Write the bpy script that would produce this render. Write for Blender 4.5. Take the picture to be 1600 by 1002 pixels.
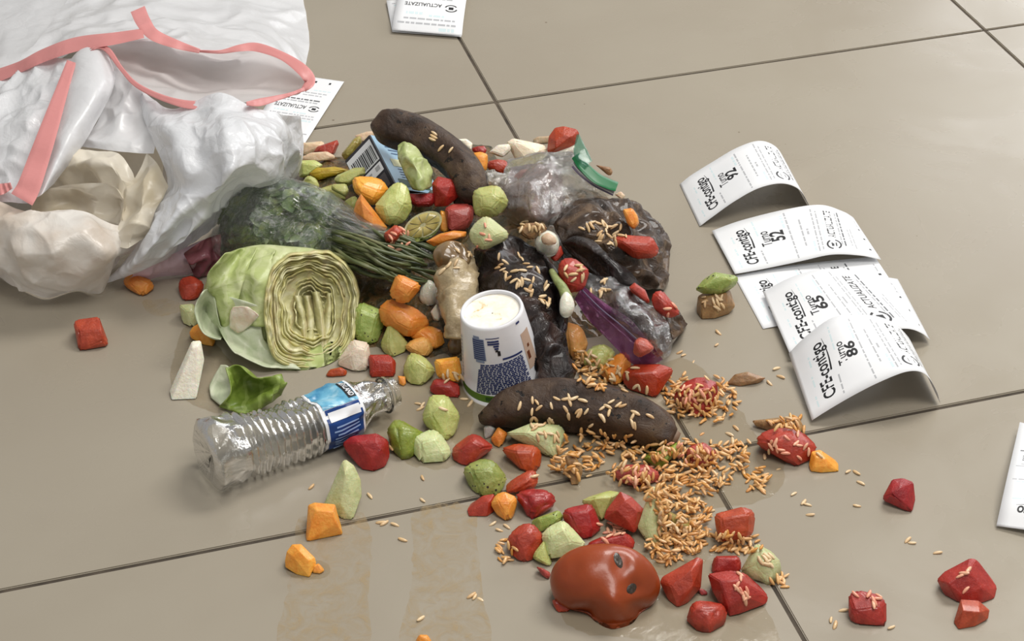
import bpy, bmesh, math, random
from mathutils import Vector, Matrix, noise
from mathutils.bvhtree import BVHTree
random.seed(7)
scene = bpy.context.scene
for o in list(bpy.data.objects): bpy.data.objects.remove(o)
COL = scene.collection

# ------------------------------------------------------------------ camera
CAM_H, FPX = 0.977, 2883.0
PITCH, ROLL, YAW = math.radians(35.88), -0.0091, -0.2743
cp, sp = math.cos(PITCH), math.sin(PITCH)
FWD = Vector((0, cp, -sp)); UP0 = Vector((0, sp, cp)); RT0 = Vector((1, 0, 0))
RT = RT0 * math.cos(ROLL) + UP0 * math.sin(ROLL)
UPV = RT0 * -math.sin(ROLL) + UP0 * math.cos(ROLL)
EYE = Vector((0, 0, CAM_H))
cd = bpy.data.cameras.new('camera'); cam = bpy.data.objects.new('camera', cd); COL.objects.link(cam)
cd.sensor_width = 36; cd.lens = 36 * FPX / 1600; cd.clip_start = 0.02
cam.matrix_world = Matrix(((RT.x, UPV.x, -FWD.x, 0), (RT.y, UPV.y, -FWD.y, 0), (RT.z, UPV.z, -FWD.z, CAM_H), (0, 0, 0, 1)))
scene.camera = cam

# ------------------------------------------------------------------ light
w = bpy.data.worlds.new('room_light'); scene.world = w; w.use_nodes = True
w.node_tree.nodes['Background'].inputs[0].default_value = (1.0, 0.985, 0.96, 1)
w.node_tree.nodes['Background'].inputs[1].default_value = 0.30
def area(name, loc, target, sx, sy, power, col=(1, .97, .92)):
    l = bpy.data.lights.new(name, 'AREA'); l.shape = 'RECTANGLE'; l.size = sx; l.size_y = sy
    l.energy = power; l.color = col
    o = bpy.data.objects.new(name, l); COL.objects.link(o); o.location = loc
    o.rotation_euler = (Vector(target) - Vector(loc)).to_track_quat('-Z', 'Y').to_euler()
    return o
area('ceiling_light', (1.2, 2.4, 2.6), (1.2, 2.4, 0), 1.6, 0.8, 60)
area('ceiling_light', (0.6, 0.4, 2.6), (0.6, 0.4, 0), 1.6, 0.8, 34)
area('window_light', (2.6, 5.2, 1.7), (0.2, 1.5, 0.0), 2.6, 1.8, 46, (.95, .97, 1.0))
scene.view_settings.view_transform = 'Standard'; scene.view_settings.look = 'None'
scene.view_settings.exposure = 0.2; scene.view_settings.gamma = 1.0
scene.view_settings.use_curve_mapping = False

# ------------------------------------------------------------------ helpers
def lin(c):
    c /= 255.0
    return c / 12.92 if c <= 0.04045 else ((c + 0.055) / 1.055) ** 2.4
def S(r, g, b): return (lin(r), lin(g), lin(b), 1)
def ray(px, py): return FWD + RT * ((px - 800) / FPX) + UPV * (-(py - 501) / FPX)
def P(px, py, z=0.0):
    d = ray(px, py); return EYE + d * ((z - CAM_H) / d.z)
def Dp(px, py, d): return EYE + ray(px, py) * d
def proj(v):
    r = v - EYE; d = r.dot(FWD); return (800 + FPX * r.dot(RT) / d, 501 - FPX * r.dot(UPV) / d)
def cr(p0, p1, p2, p3, t):
    return 0.5 * ((2 * p1) + (p2 - p0) * t + (2 * p0 - 5 * p1 + 4 * p2 - p3) * t * t + (3 * p1 - p0 - 3 * p2 + p3) * t ** 3)
def crline(pts, n, closed=False):
    m = len(pts); out = []
    if closed:
        for i in range(n):
            u = i * m / n; k = int(u); t = u - k
            out.append(cr(pts[(k - 1) % m], pts[k % m], pts[(k + 1) % m], pts[(k + 2) % m], t))
    else:
        for i in range(n + 1):
            u = i * (m - 1) / n; k = min(int(u), m - 2); t = u - k
            a = pts[k - 1] if k > 0 else pts[0] * 2 - pts[1]
            b = pts[k + 2] if k + 2 < m else pts[-1] * 2 - pts[-2]
            out.append(cr(a, pts[k], pts[k + 1], b, t))
    return out
def crgrid(rows, nu, nv):
    rr = [crline(r, nu) for r in rows]
    cols = [crline([r[i] for r in rr], nv) for i in range(nu + 1)]
    return [[cols[i][j] for i in range(nu + 1)] for j in range(nv + 1)]
def setp(o, label=None, cat=None, group=None, kind=None):
    if label: o['label'] = label
    if cat: o['category'] = cat
    if group: o['group'] = group
    if kind: o['kind'] = kind
    return o
def link(name, me, mat, parent=None, loc=None):
    o = bpy.data.objects.new(name, me); COL.objects.link(o)
    if mat and not me.materials: me.materials.append(mat)
    if loc is not None: o.location = loc
    if parent is not None: o.parent = parent
    return o
def mesh(name, vs, fs, smooth=True):
    me = bpy.data.meshes.new(name); me.from_pydata([tuple(v) for v in vs], [], fs); me.update()
    if smooth: me.polygons.foreach_set('use_smooth', [True] * len(me.polygons))
    return me
def obj(name, vs, fs, mat, parent=None, smooth=True, origin=None):
    """mesh object; world coordinates in, origin moved to the thing's base (or its parent's origin)"""
    if parent is not None:
        origin = Vector(); q = parent; loc = None
        while q is not None: origin += Vector(q.location); q = q.parent
    else:
        if origin is None:
            n = len(vs); c = sum(vs, Vector()) / n; origin = Vector((c.x, c.y, min(v.z for v in vs)))
        loc = origin
    return link(name, mesh(name, [v - origin for v in vs], fs, smooth), mat, parent, loc)
def empty(name, loc, label, cat, group=None):
    o = bpy.data.objects.new(name, None); COL.objects.link(o); o.location = loc; o.empty_display_size = .02
    return setp(o, label, cat, group)
def grid_faces(nv, nu, off=0, closeu=False):
    f = []; w_ = nu if closeu else nu + 1
    for j in range(nv):
        for i in range(nu):
            a = off + j * w_ + i; b = off + j * w_ + (i + 1) % w_ if closeu else a + 1
            f.append((a, b, b + w_, a + w_))
    return f
def crumple(p, s, seed=0):
    q = Vector((p.x * s + seed * 3.1, p.y * s - seed * 1.7, p.z * s + seed))
    d = noise.voronoi(q)[0]
    return (d[1] - d[0]) - .3
def fold(p, s, seed=0):
    q = Vector((p.x * s + seed * 2.3, p.y * s + seed, p.z * s - seed))
    return abs(noise.noise(q)) * 2 - .45
def patch(name, rows, mat, parent, nu=60, nv=40, amp=0.0, s1=16, s2=40, seed=0, keep_edge=True, thick=0.0, zmin=0.0006):
    g = crgrid(rows, nu, nv); out = []
    for j in range(nv + 1):
        for i in range(nu + 1):
            p = g[j][i]
            du = g[j][min(i + 1, nu)] - g[j][max(i - 1, 0)]; dv = g[min(j + 1, nv)][i] - g[max(j - 1, 0)][i]
            n = du.cross(dv)
            if n.length > 1e-12: n.normalize()
            if n.dot(EYE - p) < 0: n = -n
            k = 1.0
            if keep_edge: k = min(1, min(i, nu - i) / (nu * .08) + .25, min(j, nv - j) / (nv * .08) + .25)
            if amp: 
                wq = p + Vector((noise.noise(p * s1 * .8), noise.noise(p * s1 * .8 + Vector((7, 0, 0))), noise.noise(p * s1 * .8 + Vector((0, 9, 0))))) * (.35 / s1)
                p = p + n * (amp * k * (-1.25 * fold(wq, s1, seed) - .55 * fold(wq, s2, seed + 5) + .6 * crumple(wq, s1 * 1.2, seed)))
            if p.z < zmin: p = Vector((p.x, p.y, zmin))
            out.append(p)
    o = obj(name, out, grid_faces(nv, nu), mat, parent)
    if thick:
        m = o.modifiers.new('thickness', 'SOLIDIFY'); m.thickness = thick; m.offset = 0
    return o
def tube(path, radii, n=10, caps=True, closed_end=True):
    vs = []; fs = []; m = len(path); prev = None
    for k in range(m):
        t = (path[min(k + 1, m - 1)] - path[max(k - 1, 0)]).normalized()
        if prev is None:
            a = t.cross(Vector((0, 0, 1)))
            if a.length < 1e-3: a = t.cross(Vector((0, 1, 0)))
        else: a = prev - t * prev.dot(t)
        a.normalize(); b = t.cross(a); prev = a
        for i in range(n):
            an = 2 * math.pi * i / n; vs.append(path[k] + (a * math.cos(an) + b * math.sin(an)) * radii[k])
    for k in range(m - 1):
        for i in range(n):
            j = (i + 1) % n; fs.append((k * n + i, k * n + j, (k + 1) * n + j, (k + 1) * n + i))
    if caps: fs += [tuple(reversed(range(n))), tuple(range((m - 1) * n, m * n))]
    return vs, fs

# ------------------------------------------------------------------ materials
MATS = {}
class NT:
    def __init__(s, name):
        s.m = bpy.data.materials.new(name); s.m.use_nodes = True; s.t = s.m.node_tree; s.n = s.t.nodes
        s.b = s.n['Principled BSDF']; s.out = s.n['Material Output']; MATS[name] = s.m
    def add(s, typ, **kw):
        nd = s.n.new(typ)
        for k, v in kw.items():
            if k.startswith('i_'):
                key = k[2:]; key = int(key) if key.isdigit() else key.replace('_', ' ')
                nd.inputs[key].default_value = v
            else: setattr(nd, k, v)
        return nd
    def ln(s, a, b): s.t.links.new(a, b)
    def coord(s, kind='Object'): return s.add('ShaderNodeTexCoord').outputs[kind]
    def noise(s, vec, scale, detail=3, rough=.55, dist=0.0):
        nd = s.add('ShaderNodeTexNoise', i_Scale=scale, i_Detail=detail, i_Roughness=rough, i_Distortion=dist); s.ln(vec, nd.inputs['Vector']); return nd.outputs['Fac']
    def ramp(s, fac, stops):
        r = s.add('ShaderNodeValToRGB'); e = r.color_ramp.elements
        while len(e) > 1: e.remove(e[-1])
        e[0].position = stops[0][0]; e[0].color = stops[0][1]
        for p, c in stops[1:]: k = e.new(p); k.color = c
        s.ln(fac, r.inputs[0]); return r.outputs[0]
    def mix(s, fac, a, b, typ='MIX'):
        m = s.add('ShaderNodeMix', data_type='RGBA', blend_type=typ)
        for v, i in ((fac, 0), (a, 6), (b, 7)):
            if isinstance(v, (int, float, tuple)): m.inputs[i].default_value = v
            else: s.ln(v, m.inputs[i])
        return m.outputs[2]
    def math(s, op, a, b=0.0, clamp=False):
        m = s.add('ShaderNodeMath', operation=op, use_clamp=clamp)
        for v, i in ((a, 0), (b, 1)):
            if isinstance(v, (int, float)): m.inputs[i].default_value = v
            else: s.ln(v, m.inputs[i])
        return m.outputs[0]
    def bump(s, h, strength=.3, dist=.002):
        b = s.add('ShaderNodeBump', i_Strength=strength, i_Distance=dist); s.ln(h, b.inputs['Height']); s.ln(b.outputs[0], s.b.inputs['Normal']); return b.outputs[0]
    def set(s, **kw):
        for k, v in kw.items(): s.b.inputs[k.replace('_', ' ')].default_value = v
W1 = (1, 1, 1, 1); K1 = (0, 0, 0, 1)
def fruit(name, c1, c2, rough=.36, seeds=0, seed_col=(.03, .025, .015, 1), scale=90, coat=.32, bumps=.6, fib=False, sss=0.3, thr=.11):
    t = NT(name); co = t.coord(); nz = t.noise(co, scale, 5, .62, .5)
    col = t.ramp(nz, [(.3, c1), (.7, c2)])
    fl_ = t.noise(co, scale * 4, 3, .6); col = t.mix(t.math('MULTIPLY', t.math('GREATER_THAN', fl_, .6), .35), col, c2); col = t.mix(t.math('MULTIPLY', t.math('LESS_THAN', fl_, .38), .3), col, c1)
    oi = t.add('ShaderNodeObjectInfo'); hv_ = t.add('ShaderNodeHueSaturation')
    t.ln(t.math('ADD', t.math('MULTIPLY', oi.outputs['Random'], .30), .84), hv_.inputs['Value'])
    t.ln(t.math('ADD', t.math('MULTIPLY', oi.outputs['Random'], .02), .49), hv_.inputs['Hue']); t.ln(col, hv_.inputs['Color']); col = hv_.outputs[0]
    h = t.noise(co, scale * 3.5, 5, .65)
    if seeds:
        v = t.add('ShaderNodeTexVoronoi', i_Scale=seeds); t.ln(co, v.inputs['Vector'])
        pick = t.math('GREATER_THAN', t.noise(co, seeds * .35, 2), .52)
        m = t.math('MULTIPLY', t.math('LESS_THAN', v.outputs['Distance'], thr), pick)
        col = t.mix(m, col, seed_col)
    t.ln(col, t.b.inputs['Base Color']); t.set(Roughness=rough, Coat_Weight=coat, Coat_Roughness=.07)
    if sss: t.set(Subsurface_Weight=sss, Subsurface_Scale=.005)
    t.bump(h, bumps, .0016)
    return t.m
M_W = fruit('watermelon_flesh', S(148, 34, 20), S(188, 64, 44))
M_WP = fruit('pale_watermelon_flesh', S(164, 62, 52), S(198, 98, 82))
M_T = fruit('tomato_flesh', S(154, 38, 14), S(184, 66, 30), .25)
M_O = fruit('papaya_flesh', S(230, 136, 32), S(248, 178, 78))
M_M = fruit('cantaloupe_flesh', S(222, 156, 78), S(238, 184, 106))
M_H = fruit('honeydew_flesh', S(168, 174, 90), S(204, 206, 136), seeds=120, thr=.07)
M_HP = fruit('pale_melon_flesh', S(190, 200, 138), S(220, 224, 174), seeds=90, thr=.05)
M_G = fruit('green_melon_rind', S(118, 140, 40), S(154, 170, 68), seeds=110, thr=.06)
M_K = fruit('kiwi_flesh', S(120, 140, 52), S(176, 188, 108), seeds=230, thr=.24)
M_J = fruit('white_food_flesh', S(226, 218, 198), S(246, 240, 226), .45, coat=.1)
M_JP = fruit('blush_white_flesh', S(234, 214, 188), S(248, 236, 216), .4, coat=.15)
M_P = fruit('peach_pale_flesh', S(206, 176, 140), S(236, 214, 184), .45, coat=.15)
M_Y = fruit('yellow_peel', S(176, 150, 20), S(206, 184, 50), .4, seeds=160)
M_OL = fruit('olive_peel', S(140, 130, 50), S(184, 170, 92), .4)
M_B = fruit('brown_scrap', S(120, 88, 50), S(178, 140, 92), .5)
M_TAN = fruit('tan_scrap', S(176, 154, 122), S(200, 180, 150), .6, coat=0)
M_GY = fruit('grey_scrap', S(150, 146, 140), S(180, 176, 170), .5, coat=.1)

def simple(name, col, rough=.5, **kw):
    t = NT(name); t.set(Base_Color=col, Roughness=rough, **kw); return t.m
# floor tile: glazed beige porcelain, faint clouding, dried splashes and specks
t = NT('glazed_beige_tile'); co = t.coord('Generated')
g = t.add('ShaderNodeNewGeometry').outputs['Position']
cl = t.noise(g, 3.2, 5, .55, .4); col = t.ramp(cl, [(.3, S(150, 141, 126)), (.7, S(157, 149, 134))])
speck = t.add('ShaderNodeTexVoronoi', i_Scale=26.0); t.ln(g, speck.inputs['Vector'])
sm = t.math('MULTIPLY', t.math('LESS_THAN', speck.outputs['Distance'], .035), t.math('GREATER_THAN', t.noise(g, 9, 2), .55))
col = t.mix(t.math('MULTIPLY', sm, .7), col, S(96, 80, 62))
t.ln(col, t.b.inputs['Base Color'])
rg = t.ramp(t.noise(g, 7, 4, .6, .8), [(.35, (.22, .22, .22, 1)), (.7, (.36, .36, .36, 1))]); t.ln(rg, t.b.inputs['Roughness'])
t.set(Specular_IOR_Level=.45); t.bump(t.noise(g, 60, 2), .03, .001); M_TILE = t.m
t = NT('dark_grout'); t.ln(t.ramp(t.noise(t.add('ShaderNodeNewGeometry').outputs['Position'], 40, 4), [(.3, S(52, 45, 38)), (.7, S(88, 78, 66))]), t.b.inputs['Base Color']); t.set(Roughness=.9); M_GROUT = t.m

def plastic_film(name, col, rough=.3, trans=.25, bscale=70, bstr=.35, dirt=None, alpha=1.0):
    t = NT(name); co = t.coord()
    v = t.add('ShaderNodeTexVoronoi', feature='DISTANCE_TO_EDGE', i_Scale=bscale)
    wv = t.add('ShaderNodeVectorMath', operation='ADD'); nn = t.add('ShaderNodeTexNoise', i_Scale=18.0, i_Detail=3.0); t.ln(co, nn.inputs['Vector'])
    sc = t.add('ShaderNodeVectorMath', operation='SCALE', i_Scale=.06); t.ln(nn.outputs['Color'], sc.inputs[0])
    t.ln(co, wv.inputs[0]); t.ln(sc.outputs[0], wv.inputs[1]); t.ln(wv.outputs[0], v.inputs['Vector'])
    h = t.math('ADD', t.math('MULTIPLY', v.outputs['Distance'], .8), t.noise(co, bscale * .5, 4, .6, 1.2))
    nrm = t.bump(h, bstr, .004)
    c = col
    if dirt: c = t.mix(t.ramp(t.noise(co, 14, 4), [(.42, K1), (.66, W1)]), col, dirt)
    if isinstance(c, tuple): t.b.inputs['Base Color'].default_value = c
    else: t.ln(c, t.b.inputs['Base Color'])
    t.set(Roughness=rough, Specular_IOR_Level=.55)
    tr = t.add('ShaderNodeBsdfTranslucent'); tr.inputs[0].default_value = col; t.ln(nrm, tr.inputs['Normal'])
    mx = t.add('ShaderNodeMixShader'); mx.inputs[0].default_value = trans
    t.ln(t.b.outputs[0], mx.inputs[1]); t.ln(tr.outputs[0], mx.inputs[2]); last = mx.outputs[0]
    if alpha < 1:
        tp = t.add('ShaderNodeBsdfTransparent'); m2 = t.add('ShaderNodeMixShader'); m2.inputs[0].default_value = alpha
        t.ln(tp.outputs[0], m2.inputs[1]); t.ln(last, m2.inputs[2]); last = m2.outputs[0]
    t.ln(last, t.out.inputs[0]); return t.m
M_BAG = plastic_film('white_bag_film', S(238, 239, 242), .28, .3, 40, .3)
M_LIN = plastic_film('bag_lining_film', S(240, 236, 236), .35, .45, 30, .2)
M_BAGC = plastic_film('crinkled_bag_film', S(236, 238, 242), .24, .25, 60, .4)
M_BAGD = plastic_film('dirty_bag_film', S(234, 227, 212), .32, .25, 40, .3, S(208, 194, 164))
M_BAGO = plastic_film('soiled_bag_film', S(238, 234, 228), .3, .22, 50, .35, S(214, 198, 182))
M_PINK = plastic_film('pink_tape_film', S(224, 150, 148), .4, .2, 60, .12)
M_ROSE = plastic_film('rose_tinted_film', S(222, 196, 208), .35, .25, 60, .4)
M_MAROON = plastic_film('wet_maroon_film', S(138, 82, 92), .25, .1, 60, .4)

def clear_film(name, tint, haze, hcol, bscale=60, bstr=.6, refl=.12, rough=.12, fr=.55):
    t = NT(name); co = t.coord()
    t.n.remove(t.b)
    v = t.noise(co, bscale, 5, .65, 1.5); vo = t.add('ShaderNodeTexVoronoi', feature='DISTANCE_TO_EDGE', i_Scale=bscale * .7); t.ln(co, vo.inputs['Vector'])
    h = t.math('ADD', v, t.math('MULTIPLY', vo.outputs['Distance'], .6))
    b = t.add('ShaderNodeBump', i_Strength=bstr, i_Distance=.004); t.ln(h, b.inputs['Height'])
    tp = t.add('ShaderNodeBsdfTransparent'); tp.inputs[0].default_value = tint
    df = t.add('ShaderNodeBsdfDiffuse'); df.inputs[0].default_value = hcol; t.ln(b.outputs[0], df.inputs['Normal'])
    gl = t.add('ShaderNodeBsdfGlossy'); gl.inputs['Roughness'].default_value = rough; t.ln(b.outputs[0], gl.inputs['Normal'])
    lw = t.add('ShaderNodeFresnel'); lw.inputs[0].default_value = 1.5; t.ln(b.outputs[0], lw.inputs['Normal'])
    m1 = t.add('ShaderNodeMixShader'); t.ln(tp.outputs[0], m1.inputs[1]); t.ln(df.outputs[0], m1.inputs[2])
    hz = t.ramp(t.noise(co, bscale * .6, 5, .65, 2.0), [(.38, (haze * .35,) * 3 + (1,)), (.62, (haze,) * 3 + (1,)), (.75, (min(1, haze * 2.2),) * 3 + (1,))]); t.ln(hz, m1.inputs[0])
    m2 = t.add('ShaderNodeMixShader'); t.ln(t.math('ADD', t.math('MULTIPLY', lw.outputs[0], fr), refl * .15, True), m2.inputs[0]); t.ln(m1.outputs[0], m2.inputs[1]); t.ln(gl.outputs[0], m2.inputs[2])
    t.ln(m2.outputs[0], t.out.inputs[0]); return t.m
M_CLEAR = clear_film('clear_bag_film', (.97, .98, .97, 1), .04, S(225, 228, 226), 110, .9, .06, .08, .38)
M_ZIP = clear_film('misty_zip_film', (.88, .87, .86, 1), .26, S(176, 164, 158), 80, .8, .08, .16)
M_ZIPG = clear_film('smoky_zip_film', (.80, .79, .80, 1), .22, S(130, 122, 126), 90, .8, .08, .14)
M_PURP = clear_film('purple_zip_film', (.74, .48, .66, 1), .38, S(150, 88, 138), 50, .5)
M_PET = clear_film('clear_bottle_plastic', (.90, .91, .91, 1), .03, S(230, 232, 232), 45, .5, .1, .04, 1.0)
M_PUD = clear_film('spilled_juice', (.97, .95, .91, 1), .03, S(200, 176, 130), 40, .22, .1, .08)
t = NT('dried_juice'); co = t.coord(); t.n.remove(t.b)
tp = t.add('ShaderNodeBsdfTransparent'); tp.inputs[0].default_value = (1, 1, 1, 1)
df = t.add('ShaderNodeBsdfDiffuse'); df.inputs[0].default_value = S(186, 162, 122)
mx = t.add('ShaderNodeMixShader'); t.ln(t.ramp(t.noise(co, 55, 6, .7, 1.2), [(.40, (.04, .04, .04, 1)), (.54, (.2, .2, .2, 1)), (.68, (.46, .46, .46, 1))]), mx.inputs[0])
t.ln(tp.outputs[0], mx.inputs[1]); t.ln(df.outputs[0], mx.inputs[2]); t.ln(mx.outputs[0], t.out.inputs[0]); M_PUDD = t.m

# ------------------------------------------------------------------ floor: grout bed with single tiles
nA = Vector((math.sin(YAW), math.cos(YAW), 0)); mB = Vector((math.cos(YAW), -math.sin(YAW), 0))
TA, TB = .6312 * CAM_H, .5977 * CAM_H
A2, B1 = 1.1014 * CAM_H, .4713 * CAM_H
def boxmesh(name, sx, sy, sz, bev=0, seg=2):
    bm = bmesh.new(); bmesh.ops.create_cube(bm, size=1)
    for v in bm.verts: v.co = Vector((v.co.x * sx, v.co.y * sy, v.co.z * sz))
    if bev: bmesh.ops.bevel(bm, geom=list(bm.edges), offset=bev, segments=seg, affect='EDGES')
    me = bpy.data.meshes.new(name); bm.to_mesh(me); bm.free(); return me
fl = boxmesh('floor', 6.2, 6.2, .03); floor = link('floor', fl, M_GROUT, None, (0, 1.8, -.0165)); floor.rotation_euler.z = 0
setp(floor, 'beige tiled floor with dark grout lines', kind='structure')
tile_me = boxmesh('tile', TB - .0034, TA - .0034, .008, .0009, 2); tile_me.materials.append(M_TILE)
for i in range(-4, 4):
    for j in range(-3, 5):
        c = mB * (B1 + (i + .5) * TB) + nA * (A2 + (j + .5) * TA)
        if -3 < c.x < 3 and -1.2 < c.y < 4.8:
            o = link('tile', tile_me, None, floor); o.location = Vector((c.x, c.y, -.004)) - floor.location
            o.rotation_euler.z = -YAW if False else math.atan2(mB.y, mB.x)

# ------------------------------------------------------------------ pile height field
MC = P(745, 405); MC2 = P(545, 300); MC3 = P(690, 270)
def Hraw(x, y):
    u, v = (x - MC.x) / .165, (y - MC.y) / .165
    r = (abs(u) ** 2.3 + abs(v) ** 2.3) ** (1 / 2.3)
    h = .044 * (1 - r ** 2.2)
    for c, rx_, ry_, a in ((MC2, .085, .075, .028), (MC3, .075, .07, .022)):
        r = math.hypot((x - c.x) / rx_, (y - c.y) / ry_); h = max(h, a * (1 - r ** 2.2))
    return h * (.85 + .3 * noise.noise(Vector((x * 18, y * 18, 0))))
def Hm(x, y): return max(0.0, Hraw(x, y))
def hit(px, py):
    d = ray(px, py); t_ = (.2 - CAM_H) / d.z; t1 = -CAM_H / d.z; st = .003
    while t_ < t1:
        q = EYE + d * t_
        if q.z <= Hm(q.x, q.y): return q
        t_ += st
    return EYE + d * t1
# mound of wet scraps that carries the upper layer
t = NT('wet_scraps'); co = t.coord()
t.ln(t.ramp(t.noise(co, 70, 5, .65, 1), [(.3, S(34, 30, 18)), (.45, S(70, 62, 30)), (.55, S(112, 84, 44)), (.68, S(60, 34, 22)), (.8, S(150, 116, 66))]), t.b.inputs['Base Color'])
t.set(Roughness=.3, Coat_Weight=.3); t.bump(t.noise(co, 120, 5, .7), .8, .004); M_SCRAP = t.m
vs, fs, idx = [], [], {}
step = .006; ox, oy = -.36, 1.15
N1, N2 = 110, 110
for j in range(N2):
    for i in range(N1):
        x, y = ox + i * step, oy + j * step; h = Hraw(x, y)
        if h > -.008:
            nz = noise.noise(Vector((x * 40, y * 40, 1))) * .006 + noise.noise(Vector((x * 110, y * 110, 3))) * .003
            idx[(i, j)] = len(vs); vs.append(Vector((x, y, max(-.003, h - .004 + nz))))
for (i, j), a in idx.items():
    q = [(i, j), (i + 1, j), (i + 1, j + 1), (i, j + 1)]
    if all(k in idx for k in q): fs.append(tuple(idx[k] for k in q))
setp(obj('food_scrap_mound', vs, fs, M_SCRAP), 'dark wet mush of food scraps under the middle of the pile', 'food scraps', kind='stuff')

# ------------------------------------------------------------------ chunk builders
CROP = {'A': (440, 160, 5), 'B': (740, 180, 5), 'C': (560, 340, 5), 'D': (800, 340, 5), 'E': (520, 520, 5), 'F': (820, 500, 5), 'G': (680, 640, 5), 'H': (920, 640, 5),
        'I': (720, 800, 5), 'J': (980, 780, 5), 'K': (1280, 740, 3.825), 'L': (1060, 560, 5), 'M': (420, 700, 5), 'N': (260, 420, 5), 'O': (100, 420, 5), 'Q': (1060, 400, 10), 'Z': (0, 0, 1)}
def px(crop, pts):
    x0, y0, s = CROP[crop]; return [(x0 + x / s, y0 + y / s) for x, y in pts]
def slide(pxy, d, zs):
    p = Dp(pxy[0], pxy[1], d)
    return P(pxy[0], pxy[1], zs) if p.z < zs else p
def chunk(name, mat, crop, outline, label, cat='fruit', group=None, ridge=None, lift=0.0, deep=.45, bev=.14, grow=1.11, z=None, push=.3, bulge=None):
    ol = px(crop, outline); rd = px(crop, ridge) if ridge else None
    gx = sum(q[0] for q in ol) / len(ol); gy = sum(q[1] for q in ol) / len(ol)
    ol = [(gx + (x - gx) * grow, gy + (y - gy) * grow) for x, y in ol]
    low = max(ol, key=lambda q: q[1])
    h0 = hit(*low) if z is None else P(low[0], low[1], z)
    zs = max(h0.z - (.004 if h0.z > .006 else 0), .0004) + lift
    if lift: h0 = P(low[0], low[1], zs)
    d0 = (h0 - EYE).dot(FWD)
    cx = sum(q[0] for q in ol) / len(ol); cy = sum(q[1] for q in ol) / len(ol)
    ww = max(q[0] for q in ol) - min(q[0] for q in ol); hh = max(q[1] for q in ol) - min(q[1] for q in ol)
    s = min(ww, hh * 1.2) * d0 / FPX
    dm = d0 + .22 * s; r = random.Random(label)
    pts = [slide(q, dm, zs) for q in ol]
    if rd: pts += [slide(q, dm - push * s, zs) for q in rd]
    else:
        for q in ol:
            k = .70 + r.uniform(-.1, .1); qq = (cx + (q[0] - cx) * k, cy + (q[1] - cy) * k)
            pts.append(slide(qq, dm - (push + r.uniform(-.08, .08)) * s, zs))
    for q in ol:
        k = .78; qq = (cx + (q[0] - cx) * k, cy + (q[1] - cy) * k)
        p = Dp(qq[0], qq[1], dm + deep * s); p.z = max(p.z, zs); pts.append(p)
    c = sum(pts, Vector()) / len(pts); org = Vector((c.x, c.y, zs))
    bm = bmesh.new()
    for p in pts: bm.verts.new(p - org)
    res = bmesh.ops.convex_hull(bm, input=list(bm.verts))
    kill = [g_ for g_ in res['geom_interior'] if isinstance(g_, bmesh.types.BMVert)]
    bmesh.ops.delete(bm, geom=kill, context='VERTS')
    bmesh.ops.remove_doubles(bm, verts=list(bm.verts), dist=s * .04)
    bmesh.ops.dissolve_limit(bm, angle_limit=.2, verts=list(bm.verts), edges=list(bm.edges))
    try: bmesh.ops.bevel(bm, geom=list(bm.edges), offset=s * bev * .42, segments=3, affect='EDGES', clamp_overlap=True)
    except Exception: pass
    bmesh.ops.triangulate(bm, faces=[f for f in bm.faces if len(f.verts) > 4])
    if bev >= .2:
        bmesh.ops.subdivide_edges(bm, edges=[e for e in bm.edges if e.calc_length() > s * .22], cuts=1, use_grid_fill=True)
        bmesh.ops.triangulate(bm, faces=list(bm.faces))
    bmesh.ops.recalc_face_normals(bm, faces=list(bm.faces))
    bm.normal_update(); sd = r.uniform(0, 50)
    for v in bm.verts:
        k = noise.noise(v.co * (2.2 / s) + Vector((sd, 0, 0))) * .035 + noise.noise(v.co * (6 / s) + Vector((0, sd, 0))) * (.035 if bev >= .2 else .012)
        v.co += v.normal * (k * s)
        if v.co.z < 0: v.co.z = 0
    me = bpy.data.meshes.new(name); bm.to_mesh(me); bm.free()
    me.polygons.foreach_set('use_smooth', [True] * len(me.polygons))
    o = link(name, me, mat, None, org); setp(o, label, cat, group)
    if bev < .2:
        md = o.modifiers.new('facets', 'WEIGHTED_NORMAL'); md.weight = 50
    return o
def blob(name, outline, mat, front=.5, back=.5, zs=0.0, d=None, n=56, m=14, parent=None, wob=0.0, ws=30, seed=0, label=None, cat=None, pw=1.0, make=True):
    """smooth body whose outline is the given closed curve; front/back are depths relative to its width"""
    pts = [Vector((x, y, 0)) for x, y in outline]; ring = crline(pts, n, True)
    c = sum(ring, Vector()) / n; low = max(ring, key=lambda q: q.y)
    d0 = (P(low.x, low.y, zs) - EYE).dot(FWD) if d is None else d
    wpx = min(max(q.x for q in ring) - min(q.x for q in ring), max(q.y for q in ring) - min(q.y for q in ring))
    s = wpx * d0 / FPX; dm = d0 + (.25 * s if d is None else 0)
    vs = []; rows = 2 * m - 1
    for k in range(-m + 1, m):
        ph = k / m * math.pi / 2; cc = math.cos(ph) ** pw; dd = -math.sin(ph) * s * (front if k > 0 else back)
        for q in ring:
            x, y = c.x + (q.x - c.x) * cc, c.y + (q.y - c.y) * cc
            v = Dp(x, y, dm + dd)
            if wob:
                nv_ = noise.noise(Vector((v.x * ws + seed, v.y * ws, v.z * ws))) * wob; v = Dp(x, y, dm + dd + nv_)
            if v.z < zs:
                if k >= 0: v = P(x, y, zs)
                else: v.z = zs
            vs.append(v)
    fs = grid_faces(rows - 1, n, 0, True)
    for k, sg in ((0, back), (rows - 1, -front)):
        v = Dp(c.x, c.y, dm + s * sg)
        if v.z < zs: v.z = zs
        vs.append(v); ci = len(vs) - 1
        for i in range(n):
            a, b = k * n + i, k * n + (i + 1) % n
            fs.append((a, b, ci) if k else (b, a, ci))
    if not make: return vs, fs, dm, s
    o = obj(name, vs, fs, mat, parent)
    if label: setp(o, label, cat)
    return o
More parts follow.
